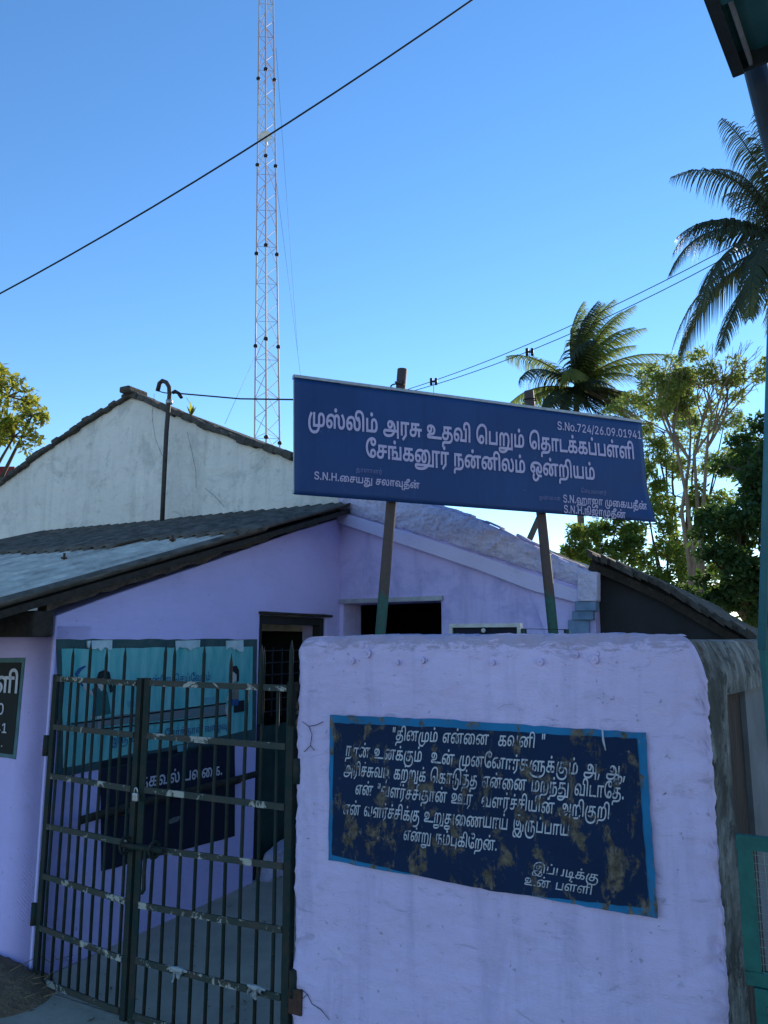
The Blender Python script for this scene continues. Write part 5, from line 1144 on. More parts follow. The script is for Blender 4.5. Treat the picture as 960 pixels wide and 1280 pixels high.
# side return: lintel over a recess
PL_side = Plane(WR + B * -.022, DS)
zl0 = PL_side.sz(912, 868)[1]
mb = MB()
lint = [(a, z) for a, z in ep if z > zl0 + .01]
lint = [(a - .020, z - .014) for a, z in shoulder] + [(srt - .022, zl0), (shoulder[0][0], zl0)]
extrude_profile(mb, lint, (.397, 2.3), DS, .006, 10)
mb.build('wall_lintel', M['stained'], bw)
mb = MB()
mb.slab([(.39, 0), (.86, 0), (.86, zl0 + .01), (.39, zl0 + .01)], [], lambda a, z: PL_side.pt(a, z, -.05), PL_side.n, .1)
mb.build('recess_panel', plain('dark_streaked_panel', (.075, .05, .04), (.02, .017, .016), 4, .95, bs=.8, bscale=14, bd=.02, stretch=(4, 4, .6)), bw)  # dark brown panel with upright streaks
mb = MB()
mb.slab([(.865, 0), (2.3, 0), (2.3, zl0 + .01), (.865, zl0 + .01)], [], lambda a, z: PL_side.pt(a, z, -.03), PL_side.n, .12)
mb.build('recess_wall', M['greywall'], bw)

# the painted message
brd = panel('message_border', PL_front, [(415, 893), (560, 899), (700, 909), (808, 915), (812, 985), (818, 1075), (823, 1146), (735, 1132), (640, 1113), (560, 1098), (500, 1090), (413, 1074), (414, 980)],
            worn('message_border_paint', (.02, .19, .40), (.07, .055, .035), B, fz(560, 900)[0], .2, amt=.4), bw, .016, .003, .0022, .03)
fld = panel('message_field', PL_front, [(420, 903), (560, 909), (700, 918), (797, 922), (802, 990), (808, 1075), (812, 1133), (700, 1121), (625, 1113), (540, 1096), (418, 1067), (419, 980)],
            worn('message_field_paint', (.007, .024, .072), (.06, .047, .032), B, fz(545, 1000)[0], .34), bw, .019, .002, .0022, .03)
LM = worn('message_letter_paint', (.55, .56, .62), (.06, .047, .032), B, fz(545, 1000)[0], .34, lettering=True)
for ln, p0, p1, h, sd, b_ in (('wall1', (492, 924), (684, 934), 15, 1, 6), ('wall2', (435, 944), (784, 972), 15, 2, 6), ('wall3', (433, 967), (782, 998), 15, 3, 6),
                          ('wall4', (447, 991), (764, 1022), 15, 4, 6), ('wall5', (432, 1016), (714, 1043), 15, 5, 6), ('wall6', (507, 1048), (624, 1062), 15, 6, 6),
                          ('wall7', (667, 1087), (750, 1100), 11, 7, 2), ('wall8', (657, 1103), (742, 1116), 11, 8, 2)):
    letter(ln, PL_front, p0, p1, h, LM, bw, b_ + 3, .0225, .12 if sd < 7 else .22, jit=16, seed=sd, gap=430)
# big round nail heads under the top edge
for (x, y, r_) in ((441, 826, 4.5), (460, 817, 6), (497, 828, 4), (528, 825, 5), (616, 828, 4), (676, 827, 5), (743, 824, 6.5), (720, 818, 4.5), (440, 1010, 0)):
    if not r_: continue
    p = PL_front.hit(x, y)
    rad = r_ * (p.y) / F * .9
    mb = MB(); mb.tube([p + PL_front.n * .004, p + PL_front.n * .014], rad, 14); mb.tube([p + PL_front.n * .013, p + PL_front.n * .019], rad * .35, 8)
    mb.build('washer', M['lav_front'], bw, bevel=.002)
# white drip of paint and a crack by the gate hinge
mb = MB()
mb.tube([PL_front.hit(753, 912, .02), PL_front.hit(754, 925, .02), PL_front.hit(757, 938, .02)], [.003, .004, .002], 6).build('paint_drip', M['chalkwhite'], bw)
for pts_ in ([(378, 902), (386, 908), (390, 918), (388, 932), (393, 938)], [(386, 908), (396, 906), (404, 902)], [(376, 1236), (384, 1243), (390, 1255), (401, 1262), (412, 1275)], [(388, 932), (380, 940)], [(384, 1243), (374, 1252)]):
    mb = MB(); pl = [PL_front.hit(x, y, .006) for x, y in pts_]
    mb.tube(pl, [.0013] * len(pl), 5); mb.build('crack', M['oldwood'], bw)
mb = MB(); p = PL_front.hit(372, 1250, -.01)
mb.box(p, B * .03, A * .02, UP * .045).build('hinge_plate', M['rust'], bw)

# ------------------------------------------------------------------ name board on two posts
SO = at(368, 545, 4.5)
ang = R(69.5)
PL_sign = Plane(SO, (math.sin(ang), math.cos(ang)))
def nzs(*p): return PL_sign.sz(*p)
sg = thing('name_board_on_posts', PL_sign.pt(nzs(590, 600)[0], 0), 'long blue name board with white lettering on two leaning posts, behind the boundary wall', 'sign')
tl, tr, br_, bl_ = nzs(368, 471), nzs(802, 528), nzs(812, 651), nzs(368, 618)
NXs, NZs = 60, 20
mb = MB(); vs_ = []; fs = []
for i in range(NXs + 1):
    u = i / NXs
    for j in range(NZs + 1):
        v = j / NZs
        a = (bl_[0] * (1 - u) + br_[0] * u) * (1 - v) + (tl[0] * (1 - u) + tr[0] * u) * v
        z = (bl_[1] * (1 - u) + br_[1] * u) * (1 - v) + (tl[1] * (1 - u) + tr[1] * u) * v
        cor = max(0, u - .86) / .14 * max(0, .4 - v) / .4
        off = .07 * cor ** 1.6 + .005 * math.sin(u * 9) * math.sin(v * 5) + .003 * noise.noise(V((u * 8, v * 3, 2)))
        vs_.append(PL_sign.pt(a, z - .02 * cor, off))
def sign_off(a, z):
    u = v = 0.5
    for _ in range(3):
        zb_ = bl_[1] * (1 - u) + br_[1] * u; zt_ = tl[1] * (1 - u) + tr[1] * u; v = (z - zb_) / (zt_ - zb_)
        al = bl_[0] * (1 - v) + tl[0] * v; ar = br_[0] * (1 - v) + tr[0] * v; u = (a - al) / (ar - al)
    cor = max(0, u - .86) / .14 * max(0, .4 - v) / .4
    return .07 * cor ** 1.6 + .005 * math.sin(u * 9) * math.sin(v * 5) + .003 * noise.noise(V((u * 8, v * 3, 2))), -.02 * cor
for i in range(NXs):
    for j in range(NZs):
        k = i * (NZs + 1) + j; fs.append((k, k + NZs + 1, k + NZs + 2, k + 1))
mb.add(vs_, fs, 0, True)
def sign_paint():
    m, nt, b = newmat('sign_blue_sheet')
    co = coords(nt, PL_sign.d); cv = coords(nt, PL_sign.d, (6, 6, .5))
    c = mix(nt, ramp(nt, nz(nt, co, 1.5, 6), [(.3, 0.), (.7, 1.)]), (.009, .038, .14), (.014, .055, .18))
    c = mix(nt, math_(nt, 'MULTIPLY', ramp(nt, nz(nt, cv, 2.2, 8, .7), [(.52, 0.), (.75, 1.)]), .4), c, (.008, .02, .09))
    c = mix(nt, ramp(nt, nz(nt, co, 45, 3), [(.74, 0.), (.76, 1.)]), c, (.2, .2, .26))
    c = mix(nt, math_(nt, 'MULTIPLY', ramp(nt, nz(nt, cv, 5, 8, .75), [(.60, 0.), (.72, 1.)]), .5), c, (.05, .08, .22))
    c = mix(nt, math_(nt, 'MULTIPLY', ramp(nt, nz(nt, co, 6, 10, .8, .5), [(.66, 0.), (.70, 1.)]), .6), c, (.05, .03, .03))
    lk(nt, c, b.inputs['Base Color']); b.inputs['Roughness'].default_value = .5; b.inputs['Specular IOR Level'].default_value = .3
    bump(nt, b, nz(nt, cv, 6, 4), .15, .01)
    return m
so = mb.build('board_panel', sign_paint(), sg, fix=False)
md = so.modifiers.new('thickness', 'SOLIDIFY'); md.thickness = .004; md.offset = -1
mb = MB()
for (p, q) in ((tl, tr), (bl_, br_)):
    top_ = p is tl
    P0 = PL_sign.pt(p[0] - .004, p[1] + (.006 if top_ else .022), -.022); P1 = PL_sign.pt(q[0] + .004 - (0 if top_ else .3), q[1] + (.006 if top_ else .022 + .0), -.022)
    if not top_: P1 = P0 + (PL_sign.pt(q[0], q[1] + .022, -.022) - P0) * .86
    mb.bar(P0, P1, .018, .012, PL_sign.n)
for (p, q) in ((tl, bl_), (tr, br_)):
    mb.bar(PL_sign.pt(p[0] + (.012 if p is tl else -.012), p[1] - .008, -.02), PL_sign.pt(q[0] + (.012 if p is tl else -.03), q[1] + .03, -.02), .012, .012, PL_sign.n)
mb.build('board_frame', M['steel_grey'], sg)
mb = MB()
P0 = PL_sign.pt(tl[0], tl[1] + .004, .006); P1 = PL_sign.pt(tr[0], tr[1] + .004, .006)
mb.bar(P0, P1, .003, .009, PL_sign.n).build('top_edge', M['steel_grey'], sg)
def sletter(ln, p0, p1, h, b_, mat=None, sk=0):
    return letter(ln, PL_sign, p0, p1, h, mat or M['signwhite'], sg, b_, .006, sk, offf=sign_off)
M['signwhite'] = plain('sign_lettering', (.52, .46, .64), (.42, .37, .56), 30, .7, bs=0)
M['signfaint'] = plain('faded_sign_lettering', (.2, .21, .38), (.14, .15, .32), 40, .7, bs=0)
sletter('sign1', (384, 532), (793, 574), 21, 24)
sletter('sign2', (456, 571), (743, 600), 20, 24)
sletter('signno', (696, 537), (802, 549), 9.5, 14)
sletter('sign3', (444, 590), (477, 593), 5.5, 2, M['signfaint'])
sletter('sign4', (392, 599), (524, 611), 9, 17)
sletter('sign5', (725, 616), (757, 619), 5, 2, M['signfaint'])
sletter('sign6', (673, 624), (700, 626), 5, 2, M['signfaint'])
sletter('sign7', (703, 628), (805, 636), 9, 17)
sletter('sign8', (704, 641), (780, 647), 9, 17)
PL_post = PL_sign.shifted(-.07)
def post(ptop, pmid, r_, name):
    a0, z0 = PL_post.sz(*ptop); a1, z1 = PL_post.sz(*pmid)
    k = (a1 - a0) / (z1 - z0)
    pb_ = PL_post.pt(a1 - z1 * k, 0); pt_ = PL_post.pt(a0, z0)
    MB().tube([pb_, pb_ + (pt_ - pb_) * .5, pt_], r_, 14).build(name, M['rustgreen'], sg)
    return pb_, pt_
post((503, 462), (476, 785), .034, 'post')
post((661, 489), (691, 785), .034, 'post')
# wire ties and rag where the left post passes the board
mb = MB(); p = PL_post.hit(497, 484)
for k in range(5):
    a_ = rnd.uniform(0, 6.28); d = V((math.cos(a_), -.6, math.sin(a_))).normalized()
    mb.tube([p, p + d * .03, p + d * .05 + UP * rnd.uniform(-.03, .03)], .006, 5)
mb.tube([p + B * .045 * math.cos(t) + A * .045 * math.sin(t) + UP * .01 * t / 6 for t in [k * .5 for k in range(14)]], .005, 5)
mb.build('wire_tie', M['oldwood'], sg)
mb = MB(); p = PL_post.hit(662, 500)
mb.tube([p + PL_sign.d * .045 * math.cos(t) + PL_sign.n * .045 * math.sin(t) for t in [k * .5 for k in range(14)]], .005, 5).build('wire_tie', M['oldwood'], sg)
for q_ in (PL_post.hit(684, 690),):
    mb = MB(); mb.tube([q_ + PL_sign.n * .03, q_ + PL_sign.n * .045], .009, 8); mb.build('bolt', M['steel_grey'], sg)

# framed board leaning behind the wall, with a green rail
PL_fb = PL_front.shifted(-1.2)
fb0, fb1 = PL_fb.sz(563, 780), PL_fb.sz(652, 777)
fb = thing('framed_blackboard', PL_fb.pt(fb0[0], 0.02), 'blackboard in a thin grey metal frame, showing just above the boundary wall', 'blackboard')
w_ = fb1[0] - fb0[0]; zt = fb0[1]
mb = MB()
mb.slab([(fb0[0] + .02, .5), (fb1[0] - .02, .5), (fb1[0] - .02, zt - .02), (fb0[0] + .02, zt - .02)], [], lambda a, z: PL_fb.pt(a, z, .0), PL_fb.n, .02).build('board_panel', M['navy'], fb)
mb = MB()
for z in (zt - .01, .5): mb.bar(PL_fb.pt(fb0[0], z, .004), PL_fb.pt(fb1[0], z, .004), .018, .01, PL_fb.n)
for a in (fb0[0] + .01, fb1[0] - .01): mb.bar(PL_fb.pt(a, .49, .003), PL_fb.pt(a, zt - .02, .003), .018, .01, PL_fb.n)
mb.build('frame', M['steel_grey'], fb)
for a in (fb0[0] + .1, fb1[0] - .1): MB().bar(PL_fb.pt(a, .02, -.03), PL_fb.pt(a, .52, -.01), .015, .015).build('leg', M['dkgreen'], fb)
mb = MB(); p = PL_fb.hit(605, 788, .02); mb.tube([p, p + PL_fb.n * .012], .012, 10).build('knob', M['steel_grey'], fb)
q0, q1 = PL_fb.hit(655, 786), PL_fb.hit(708, 787)
mb = MB().tube([V((q0.x, q0.y, .01)), q0, q1, V((q1.x, q1.y, .01))], .014, 8)
solid('green_rail', mb, M['doorgreen'], (q0.x, q0.y, .01), 'low green pipe rail beside the framed blackboard behind the wall', 'rail')

# ------------------------------------------------------------------ iron gate of two leaves
gt = thing('iron_gate', gM, 'dark green iron bar gate of two leaves with spiked tops and flaking paint', 'gate')
zs = [.045, .265, .502, .74, .978, 1.216, 1.452]
def leaf_(p, q, nbar, name, seed):
    rr = random.Random(seed)
    d = (q - p).normalized(); n_ = V((d.y, -d.x, 0))
    if n_.dot(CAM - p) < 0: n_ = -n_
    P = lambda u, z, o=0.0: p + (q - p) * u + UP * z + n_ * o
    lf = bpy.data.objects.new(name, None); COL.objects.link(lf); lf.parent = gt; lf.empty_display_size = .2
    lf.location = p - V(gt.location)
    L = (q - p).length
    for u in (0.0, 1.0):
        e = .018 / L
        uu = e if u == 0 else 1 - e
        hinge = (name, u)
        mb = MB()
        mb.bar(P(uu, .0 if False else .015), P(uu, 1.475), .017, .004, d)
        mb.bar(P(uu + (.014 / L if u else -.014 / L), .015, -.017), P(uu + (.014 / L if u else -.014 / L), 1.475, -.017), .004, .014, d)
        mb.build('stile', M['iron'], lf)
    for i, z in enumerate(zs):
        sag = rr.uniform(-.006, .006)
        MB().bar(P(.036 / L, z + sag, .005), P(1 - .036 / L, z - sag, .005), .004, .013, n_).build('rail', M['rail'], lf)
    for k in range(nbar):
        u = (k + 1) / (nbar + 1)
        tall = (k % 2 == 1)
        zt = 1.62 + rr.uniform(-.03, .03) if tall else 1.462
        lean = rr.uniform(-.012, .012)
        if name and seed == 2 and k == 0: tall, zt, lean = True, 1.64, .05
        mb = MB()
        b0 = P(u, .03, -.006); b1 = P(u + lean / L * .6, zt, -.006)
        if tall:
            mb.tube([b0, b0 + (b1 - b0) * .97, b1], [.0078, .0078, .001], 8)
        else: mb.tube([b0, b0 + (b1 - b0) * rr.uniform(.3, .6) + d * rr.uniform(-.004, .004) + n_ * rr.uniform(-.006, .006), b1], .0078, 8)
        mb.build('bar', M['iron'], lf)
    return P, n_, d, lf
P1, n1_, d1_, leafA = leaf_(gL, gM - (gM - gL).normalized() * .008, 9, 'gate_leaf', 1)
P2, n2_, d2_, leafB = leaf_(gM + (gR - gM).normalized() * .008, gR, 9, 'gate_leaf', 2)
# hinges
for z in (.32, 1.12):
    MB().tube([gL + UP * (z - .05) - d1_ * .02, gL + UP * (z + .05) - d1_ * .02], .018, 10).build('hinge', M['iron'], leafA)
    MB().tube([gR + UP * (z - .05) + d2_ * .02, gR + UP * (z + .05) + d2_ * .02], .018, 10).build('hinge', M['iron'], leafB)
# tall spike rods at the hinge side of the right leaf
for u, zt in ((.80, 1.63), (.985, 1.65)):
    b0 = P2(u, 1.30, .01)
    MB().tube([b0, P2(u, zt - .05, .01), P2(u, zt, .01)], [.010, .010, .002], 8).build('spike', M['iron'], leafB)
# sliding bolt with its hanging handle
zb = .742
MB().tube([P1(.93, zb, .03), P1(1.0, zb, .03), P2(.22, zb, .03)], .012, 10).build('bolt', M['iron'], leafB)
MB().tube([P2(.10, zb, .03), P2(.10, zb - .10, .034), P2(.10, zb - .17, .03), P2(.085, zb - .185, .03)], .009, 8).build('bolt_handle', M['iron'], leafB)
for u, PP in ((.97, P1), (.16, P2)):
    c = PP(u, zb, .03)
    MB().tube([c + d1_ * .0 + n1_ * .03 * math.cos(t) + UP * .035 * math.sin(t) for t in [k * .35 for k in range(19)]], .006, 6).build('bolt_ring', M['iron'], leafA if PP is P1 else leafB)
# padlock on the centre stile
pk = P2(.01, .965, .03)
pl_ = thing('padlock', pk, 'small silver padlock hanging on the centre of the gate', 'padlock')
mb = MB(); mb.box(pk - UP * .012, d2_ * .016, n2_ * .008, UP * .018); mb.build('lock_body', M['brass'], pl_, bevel=.005)
mb = MB(); mb.tube([pk + d2_ * .010 * math.cos(t) + UP * (.006 + .022 * math.sin(t)) for t in [k * math.pi / 8 for k in range(9)]], .003, 8); mb.build('shackle', M['brass'], pl_)
# scraps of cloth knotted on the lowest rail
def scrap(p, d, n_, size, seed, label):
    rr = random.Random(seed); mb = MB(); vs_ = []; fs = []
    W_, H_ = 9, 7
    for i in range(W_ + 1):
        for j in range(H_ + 1):
            u, v = i / W_ - .5, j / H_
            w = size * (1 - .5 * v * abs(math.sin(seed + i)))
            q_ = p + d * (u * w * 1.5) - UP * (v * size * (.6 + .5 * math.sin(i * 1.1 + seed))) + n_ * (.018 + .012 * math.sin(i * 1.7 + j * .9 + seed) + .006 * rr.uniform(-1, 1)) + UP * .018
            vs_.append(q_)
    for i in range(W_):
        for j in range(H_):
            k = i * (H_ + 1) + j; fs.append((k, k + H_ + 1, k + H_ + 2, k + 1))
    mb.add(vs_, fs, 0, True)
    mb.tube([p - d * size * .8 + UP * .016 + n_ * .012, p + n_ * .02 + UP * .016, p + d * size * .9 + UP * .012 + n_ * .012], [.004, .012, .004], 7)
    solid('cloth_scrap', mb, plain('grey_rag', (.42, .44, .45), (.25, .27, .29), 25, .9, bs=.4), p, label, 'rag', fix=False)
scrap(P2(.34, .265), d2_, n2_, .05, 1, 'pale torn rag tied near the middle of the lowest gate rail')
scrap(P2(.82, .265), d2_, n2_, .05, 3, 'pale torn rag tied at the hinge end of the lowest gate rail')

# ------------------------------------------------------------------ neighbour's shop roof, pipe, gate and post
c_ = at(918, 92, 2.15)
sh = thing('shop_roof', c_, 'dark tin roof corner jutting in at the upper right above the street', 'roof')
B2 = DSn
mb = MB()
n_ = 40; vs_ = []; fs = []
wd, ln = 2.2, 3.0
nx_ = 88
for i in range(nx_ + 1):
    for j in range(2):
        b_ = wd * i / nx_
        vs_.append(c_ + B2 * b_ - DS * (ln * j) + UP * (.015 * max(-.2, math.cos(b_ * 2 * math.pi / .2)) + .05))
for i in range(nx_): fs.append((2 * i, 2 * i + 1, 2 * i + 3, 2 * i + 2))
mb.add(vs_, fs)
mb.add([p + UP * .004 for p in vs_], fs)
mb.build('roof_sheet', M['rooftin'], sh, fix=False)
mb = MB()
mb.bar(c_ + UP * .03, c_ + UP * .03 - DS * ln, .006, .04, B2)
mb.bar(c_ + B2 * .012 - UP * .01, c_ + B2 * .012 - UP * .01 - DS * ln, .016, .004, B2)
mb.bar(c_ + B2 * .006 + UP * .035, c_ + B2 * wd + UP * .035, .006, .04, DS)
mb.build('roof_edge', plain('dark_roof_trim', (.035, .05, .055), (.02, .03, .035), 6, .6), sh)
mb = MB(); mb.bar(c_ + B2 * .05 + UP * .012, c_ + B2 * .05 + UP * .012 - DS * ln, .005, .012, B2); mb.build('edge_strip', M['steel_grey'], sh)
for k in range(4):
    mb = MB(); p = c_ - DS * (.33 + .6 * k) + B2 * .03 + UP * .01
    mb.bar(p, p + B2 * wd, .02, .016, DS); mb.build('purlin', M['rooftin'], sh)
st0 = at(944, 84, 2.2); st1 = st0 + (at(962, 155, 2.2) - st0) * 4
MB().tube([st0, st1], .035, 12).build('strut', plain('dark_strut', (.05, .055, .06), None, 8, .6), sh)
qx = c_ + B2 * 1.0
MB().tube([V((qx.x, qx.y, 0)), V((qx.x, qx.y, c_.z + .04))], .04, 12).build('support_post', M['dkgreen'], sh)
qx = c_ + B2 * 1.0 - DS * 2.8
MB().tube([V((qx.x, qx.y, 0)), V((qx.x, qx.y, c_.z + .04))], .04, 12).build('support_post', M['dkgreen'], sh)
p0 = at(952.5, 812, 1.98); p1 = at(960, 545, 2.0)
mb = MB().tube([p0, p1, p0 + (p1 - p0) * 2.6], .0105, 12)
solid('hanging_pipe', mb, M['bluepipe'], p0, 'slim teal blue pipe hanging at the right edge of the view', 'pipe')
p0 = at(957, 795, 2.25); p1 = at(963, 905, 2.2)
mb = MB().bar(V((p1.x + .02, p1.y, 0)), p0 + (p0 - p1) * .1, .016, .016)
solid('green_post', mb, M['meshgreen'], (p1.x + .02, p1.y, 0), 'dark green steel post beside the weathered wall end', 'post')
# low mesh gate panel at the wall's end
go = PL_side.pt(.05, 0, .02)
PL_mg = Plane(go, B)
m0, m1 = PL_mg.sz(920, 1042), PL_mg.sz(936, 1230)
a0 = m0[0]; W_ = .85
zt, zb_ = m0[1], m1[1]
mg = thing('mesh_gate', PL_mg.pt(a0, 0), 'green framed wire mesh gate standing at the weathered end of the boundary wall', 'gate')
mb = MB()
for z in (zt - .02, zb_ + .02): mb.bar(PL_mg.pt(a0, z), PL_mg.pt(a0 + W_, z), .02, .012, UP)
for a in (a0 + .022, a0 + W_ - .022): mb.bar(PL_mg.pt(a, zb_ + .04), PL_mg.pt(a, zt - .04), .022, .012, B)
mb.build('gate_frame', M['meshgreen'], mg, bevel=.003)
mb = MB(); s_ = .024
for k in range(int((W_ - .09) / s_)):
    a = a0 + .05 + k * s_; mb.tube([PL_mg.pt(a, zb_ + .03), PL_mg.pt(a + .004 * math.sin(k), (zb_ + zt) / 2), PL_mg.pt(a, zt - .03)], .0013, 4)
for k in range(int((zt - zb_ - .06) / s_)):
    z = zb_ + .04 + k * s_; mb.tube([PL_mg.pt(a0 + .03, z, .002), PL_mg.pt(a0 + W_ - .03, z, .002)], .0013, 4)
mb.build('wire_mesh', M['wire'], mg, fix=False)
for a in (a0 + .05, a0 + W_ - .06):
    mb = MB()
    mb.slab([(a - .03, zb_ - .001), (a + .09, zb_ - .001), (a + .09, zb_ - .07), (a + .045, zb_ - .10), (a + .03, 0.01), (a - .025, 0.01), (a - .03, zb_ - .1)], [[(a + .0, zb_ - .05), (a + .05, zb_ - .05), (a + .03, zb_ - .08), (a + .005, zb_ - .08)]], lambda x, z: PL_mg.pt(x, z, .02), PL_mg.n, .035)
    mb.build('leg', M['meshgreen'], mg, bevel=.004)

# ------------------------------------------------------------------ dark lean-to shed on the right
PL_shed = PL_gable.shifted(-.12)
def hz(*p): return PL_shed.sz(*p)
shed = thing('lean_to_shed', PL_shed.pt(hz(760, 800)[0], 0), 'dark lean-to shed with a sagging tiled roof, right of the lavender gable', 'shed')
rt = [hz(738, 694), hz(775, 708), hz(830, 733), hz(885, 764), hz(945, 799)]
ft = rt[-1]; rt.append((ft[0] + .9, ft[1] - .42))
mb = MB(); dep = 4.0
for i in range(len(rt) - 1):
    p, q = rt[i], rt[i + 1]
    n_ = 6
    for k in range(n_):
        u0, u1 = k / n_, (k + 1) / n_ + .04
        a0_, z0_ = p[0] + (q[0] - p[0]) * u0, p[1] + (q[1] - p[1]) * u0
        a1_, z1_ = p[0] + (q[0] - p[0]) * u1, p[1] + (q[1] - p[1]) * u1
        h0 = rnd.uniform(.0, .018); fo = .12 + rnd.uniform(-.03, .05)
        x0, x1 = PL_shed.pt(a0_, z0_ - .03 + h0, fo), PL_shed.pt(a1_, z1_ - .04 + h0, fo)
        th = UP * rnd.uniform(.035, .06); dd = A * (dep + fo)
        mb.add([x0, x1, x1 + dd, x0 + dd, x0 + th, x1 + th, x1 + th + dd, x0 + th + dd], [(3, 2, 1, 0), (4, 5, 6, 7), (0, 1, 5, 4), (2, 3, 7, 6), (1, 2, 6, 5), (3, 0, 4, 7)])
mb.build('tile_roof', M['tile'], shed, fix=False)
wl_ = [(p[0], p[1] - .015) for p in rt[:-1]]
MB().slab(wl_ + [(wl_[-1][0], 0), (wl_[0][0], 0)], [], lambda a, z: PL_shed.pt(a, z, -.02), PL_shed.n, .1).build('shade_wall', M['dark'], shed)  # near-black sheet standing in for the shade of the open front
MB().slab(wl_ + [(wl_[-1][0], 0), (wl_[0][0], 0)], [], lambda a, z: PL_shed.pt(a, z, -3.9), PL_shed.n, .1).build('shade_wall', M['dark'], shed)
mb = MB()
for i, (p, q) in enumerate(zip(rt[:4], rt[1:5])):
    mb.bar(PL_shed.pt(p[0], p[1] - .085, .02), PL_shed.pt(q[0], q[1] - .085, .02), .03, .03, PL_shed.n)
mb.build('rake_pole', M['oldwood'], shed)
for a in (rt[1][0] + .1, rt[3][0], rt[4][0]):
    zz = lerp_poly(rt, 0)[1]
    MB().tube([PL_shed.pt(a, 0, -.1), PL_shed.pt(a, 1.45, -.1)], .05, 10).build('support_post', M['oldwood'], shed)

# red-edged house beyond, far left
h0 = at(-150, 583, 17); h1 = at(22, 586, 17)
hb = thing('far_house', V((h0.x, 17, 0)), 'white house with a red roof edge, far left behind the gable', 'house')
mb = MB(); mb.add([], [])
mb.box(V(((h0.x + h1.x) / 2, 19, (h1.z - .2) / 2)), V(((h1.x - h0.x) / 2 - .15, 0, 0)), V((0, 2, 0)), UP * ((h1.z - .2) / 2)).build('wall', M['whitewall'], hb)
mb = MB(); mb.box(V(((h0.x + h1.x) / 2, 19, h1.z - .08)), V(((h1.x - h0.x) / 2, 0, 0)), V((0, 2.15, 0)), UP * .1).build('roof', M['redtin'], hb)

# ------------------------------------------------------------------ lattice mast
YM = 22.0
def mz(y): return at(333, y, YM).z
mx_b, mx_t = at(333.5, 550, YM).x, at(332.5, 0, YM).x
s_b = 31 * (at(333, 550, YM) - CAM).length * .995 / F
s_t = 17.5 * (YM / ray(333, 0).y) / F
zb0, zt0 = mz(550), mz(0)
def mside(z): return s_b + (s_t - s_b) * (z - zb0) / (zt0 - zb0)
def mcx(z): return mx_b + (mx_t - mx_b) * (z - zb0) / (zt0 - zb0)
def mleg(k, z):
    r_ = mside(z) / math.sqrt(3); a_ = R(-90 + 6 + 120 * k)
    return V((mcx(z) + r_ * math.cos(a_), YM + r_ * math.sin(a_), z))
ms = thing('lattice_mast', V((mx_b, YM, 0)), 'tall slender three-legged lattice mast rising behind the school', 'mast')
ZT = zt0 + 3.5
cz = [mz(y) for y in (430, 314, 203, 95)]
step_ = cz[1] - cz[0]
cz = [cz[0] - step_ * 2, cz[0] - step_] + cz + [cz[3] + (cz[3] - cz[2])]
for k in range(3):
    MB().tube([mleg(k, 0), mleg(k, ZT / 2), mleg(k, ZT)], .026, 8).build('leg', M['mast'], ms)
    for i, z in enumerate(cz):
        if z < ZT:
            c = mleg(k, z); MB().tube([c - UP * .055, c - UP * .02, c + UP * .02, c + UP * .055], [.04, .068, .068, .04], 10).build('flange', M['cable'], ms)
mb = MB()
z = .2; pitch_ = .62; i = 0
while z + pitch_ < ZT:
    for k in range(3):
        a_, b_ = (k, (k + 1) % 3) if i % 2 == 0 else ((k + 1) % 3, k)
        mb.tube([mleg(a_, z), mleg(b_, z + pitch_)], .011, 5)
        if i % 2 == 0: mb.tube([mleg(k, z), mleg((k + 1) % 3, z)], .009, 5)
    z += pitch_; i += 1
mb.build('bracing', M['mast'], ms, fix=False)
dc = at(332, 172, YM - .55)
mb = MB(); ring = [(.0, .0), (.09, .01), (.16, .03), (.2, .06)]
n_ = 20; vs_ = []; fs = []
for r_, d_ in ring:
    for q_ in range(n_):
        t = 2 * math.pi * q_ / n_; vs_.append(dc + V((r_ * math.cos(t), -d_, r_ * math.sin(t))))
for i in range(3):
    for q_ in range(n_): fs.append((i * n_ + q_, i * n_ + (q_ + 1) % n_, (i + 1) * n_ + (q_ + 1) % n_, (i + 1) * n_ + q_))
mb.add(vs_, fs, 0, True); mb.tube([dc, dc + V((0, .4, 0))], .02, 6)
mb.build('dish_antenna', M['disc'], ms, fix=False)
for (pa, ya, pb2, yb) in (((345, 225), YM, (377, 480), YM + 6), ((319, 445), YM, (281, 530), YM - 4), ((345, 60), YM, (372, 440), YM + 8)):
    MB().tube([at(*pa, ya), at(*pb2, yb)], .0045, 5).build('guy_wire', M['cable'], ms)

# ------------------------------------------------------------------ overhead wires
def wire(p, q, sag, r_, ext0=0, ext1=0, n_=24):
    P_ = []
    for i in range(n_ + 1):
        t = -ext0 + (1 + ext0 + ext1) * i / n_
        P_.append(p + (q - p) * t - UP * sag * 4 * t * (1 - t))
    return MB().tube(P_, r_, 6)
pA, pB = at(0, 367, 9), at(590, 0, 7)
solid('overhead_cable', wire(pA, pB, .12, .010, .5, .8), M['cable'], pA, 'single thick black cable crossing the sky from left to top', 'cable')
pA, pB = at(515, 485, 11), at(960, 283, 7.5)
solid('overhead_wire', wire(pA, pB, .13, .005, .1, .5), M['cable'], pA, 'upper of two parallel wires passing behind the name board towards the palm', 'wire', 'paired wires by the palm')
pA, pB = at(515, 489, 10.8), at(960, 293, 7.3)
solid('overhead_wire', wire(pA, pB, .16, .005, .1, .5), M['cable'], pA, 'lower of two parallel wires passing behind the name board towards the palm', 'wire', 'paired wires by the palm')
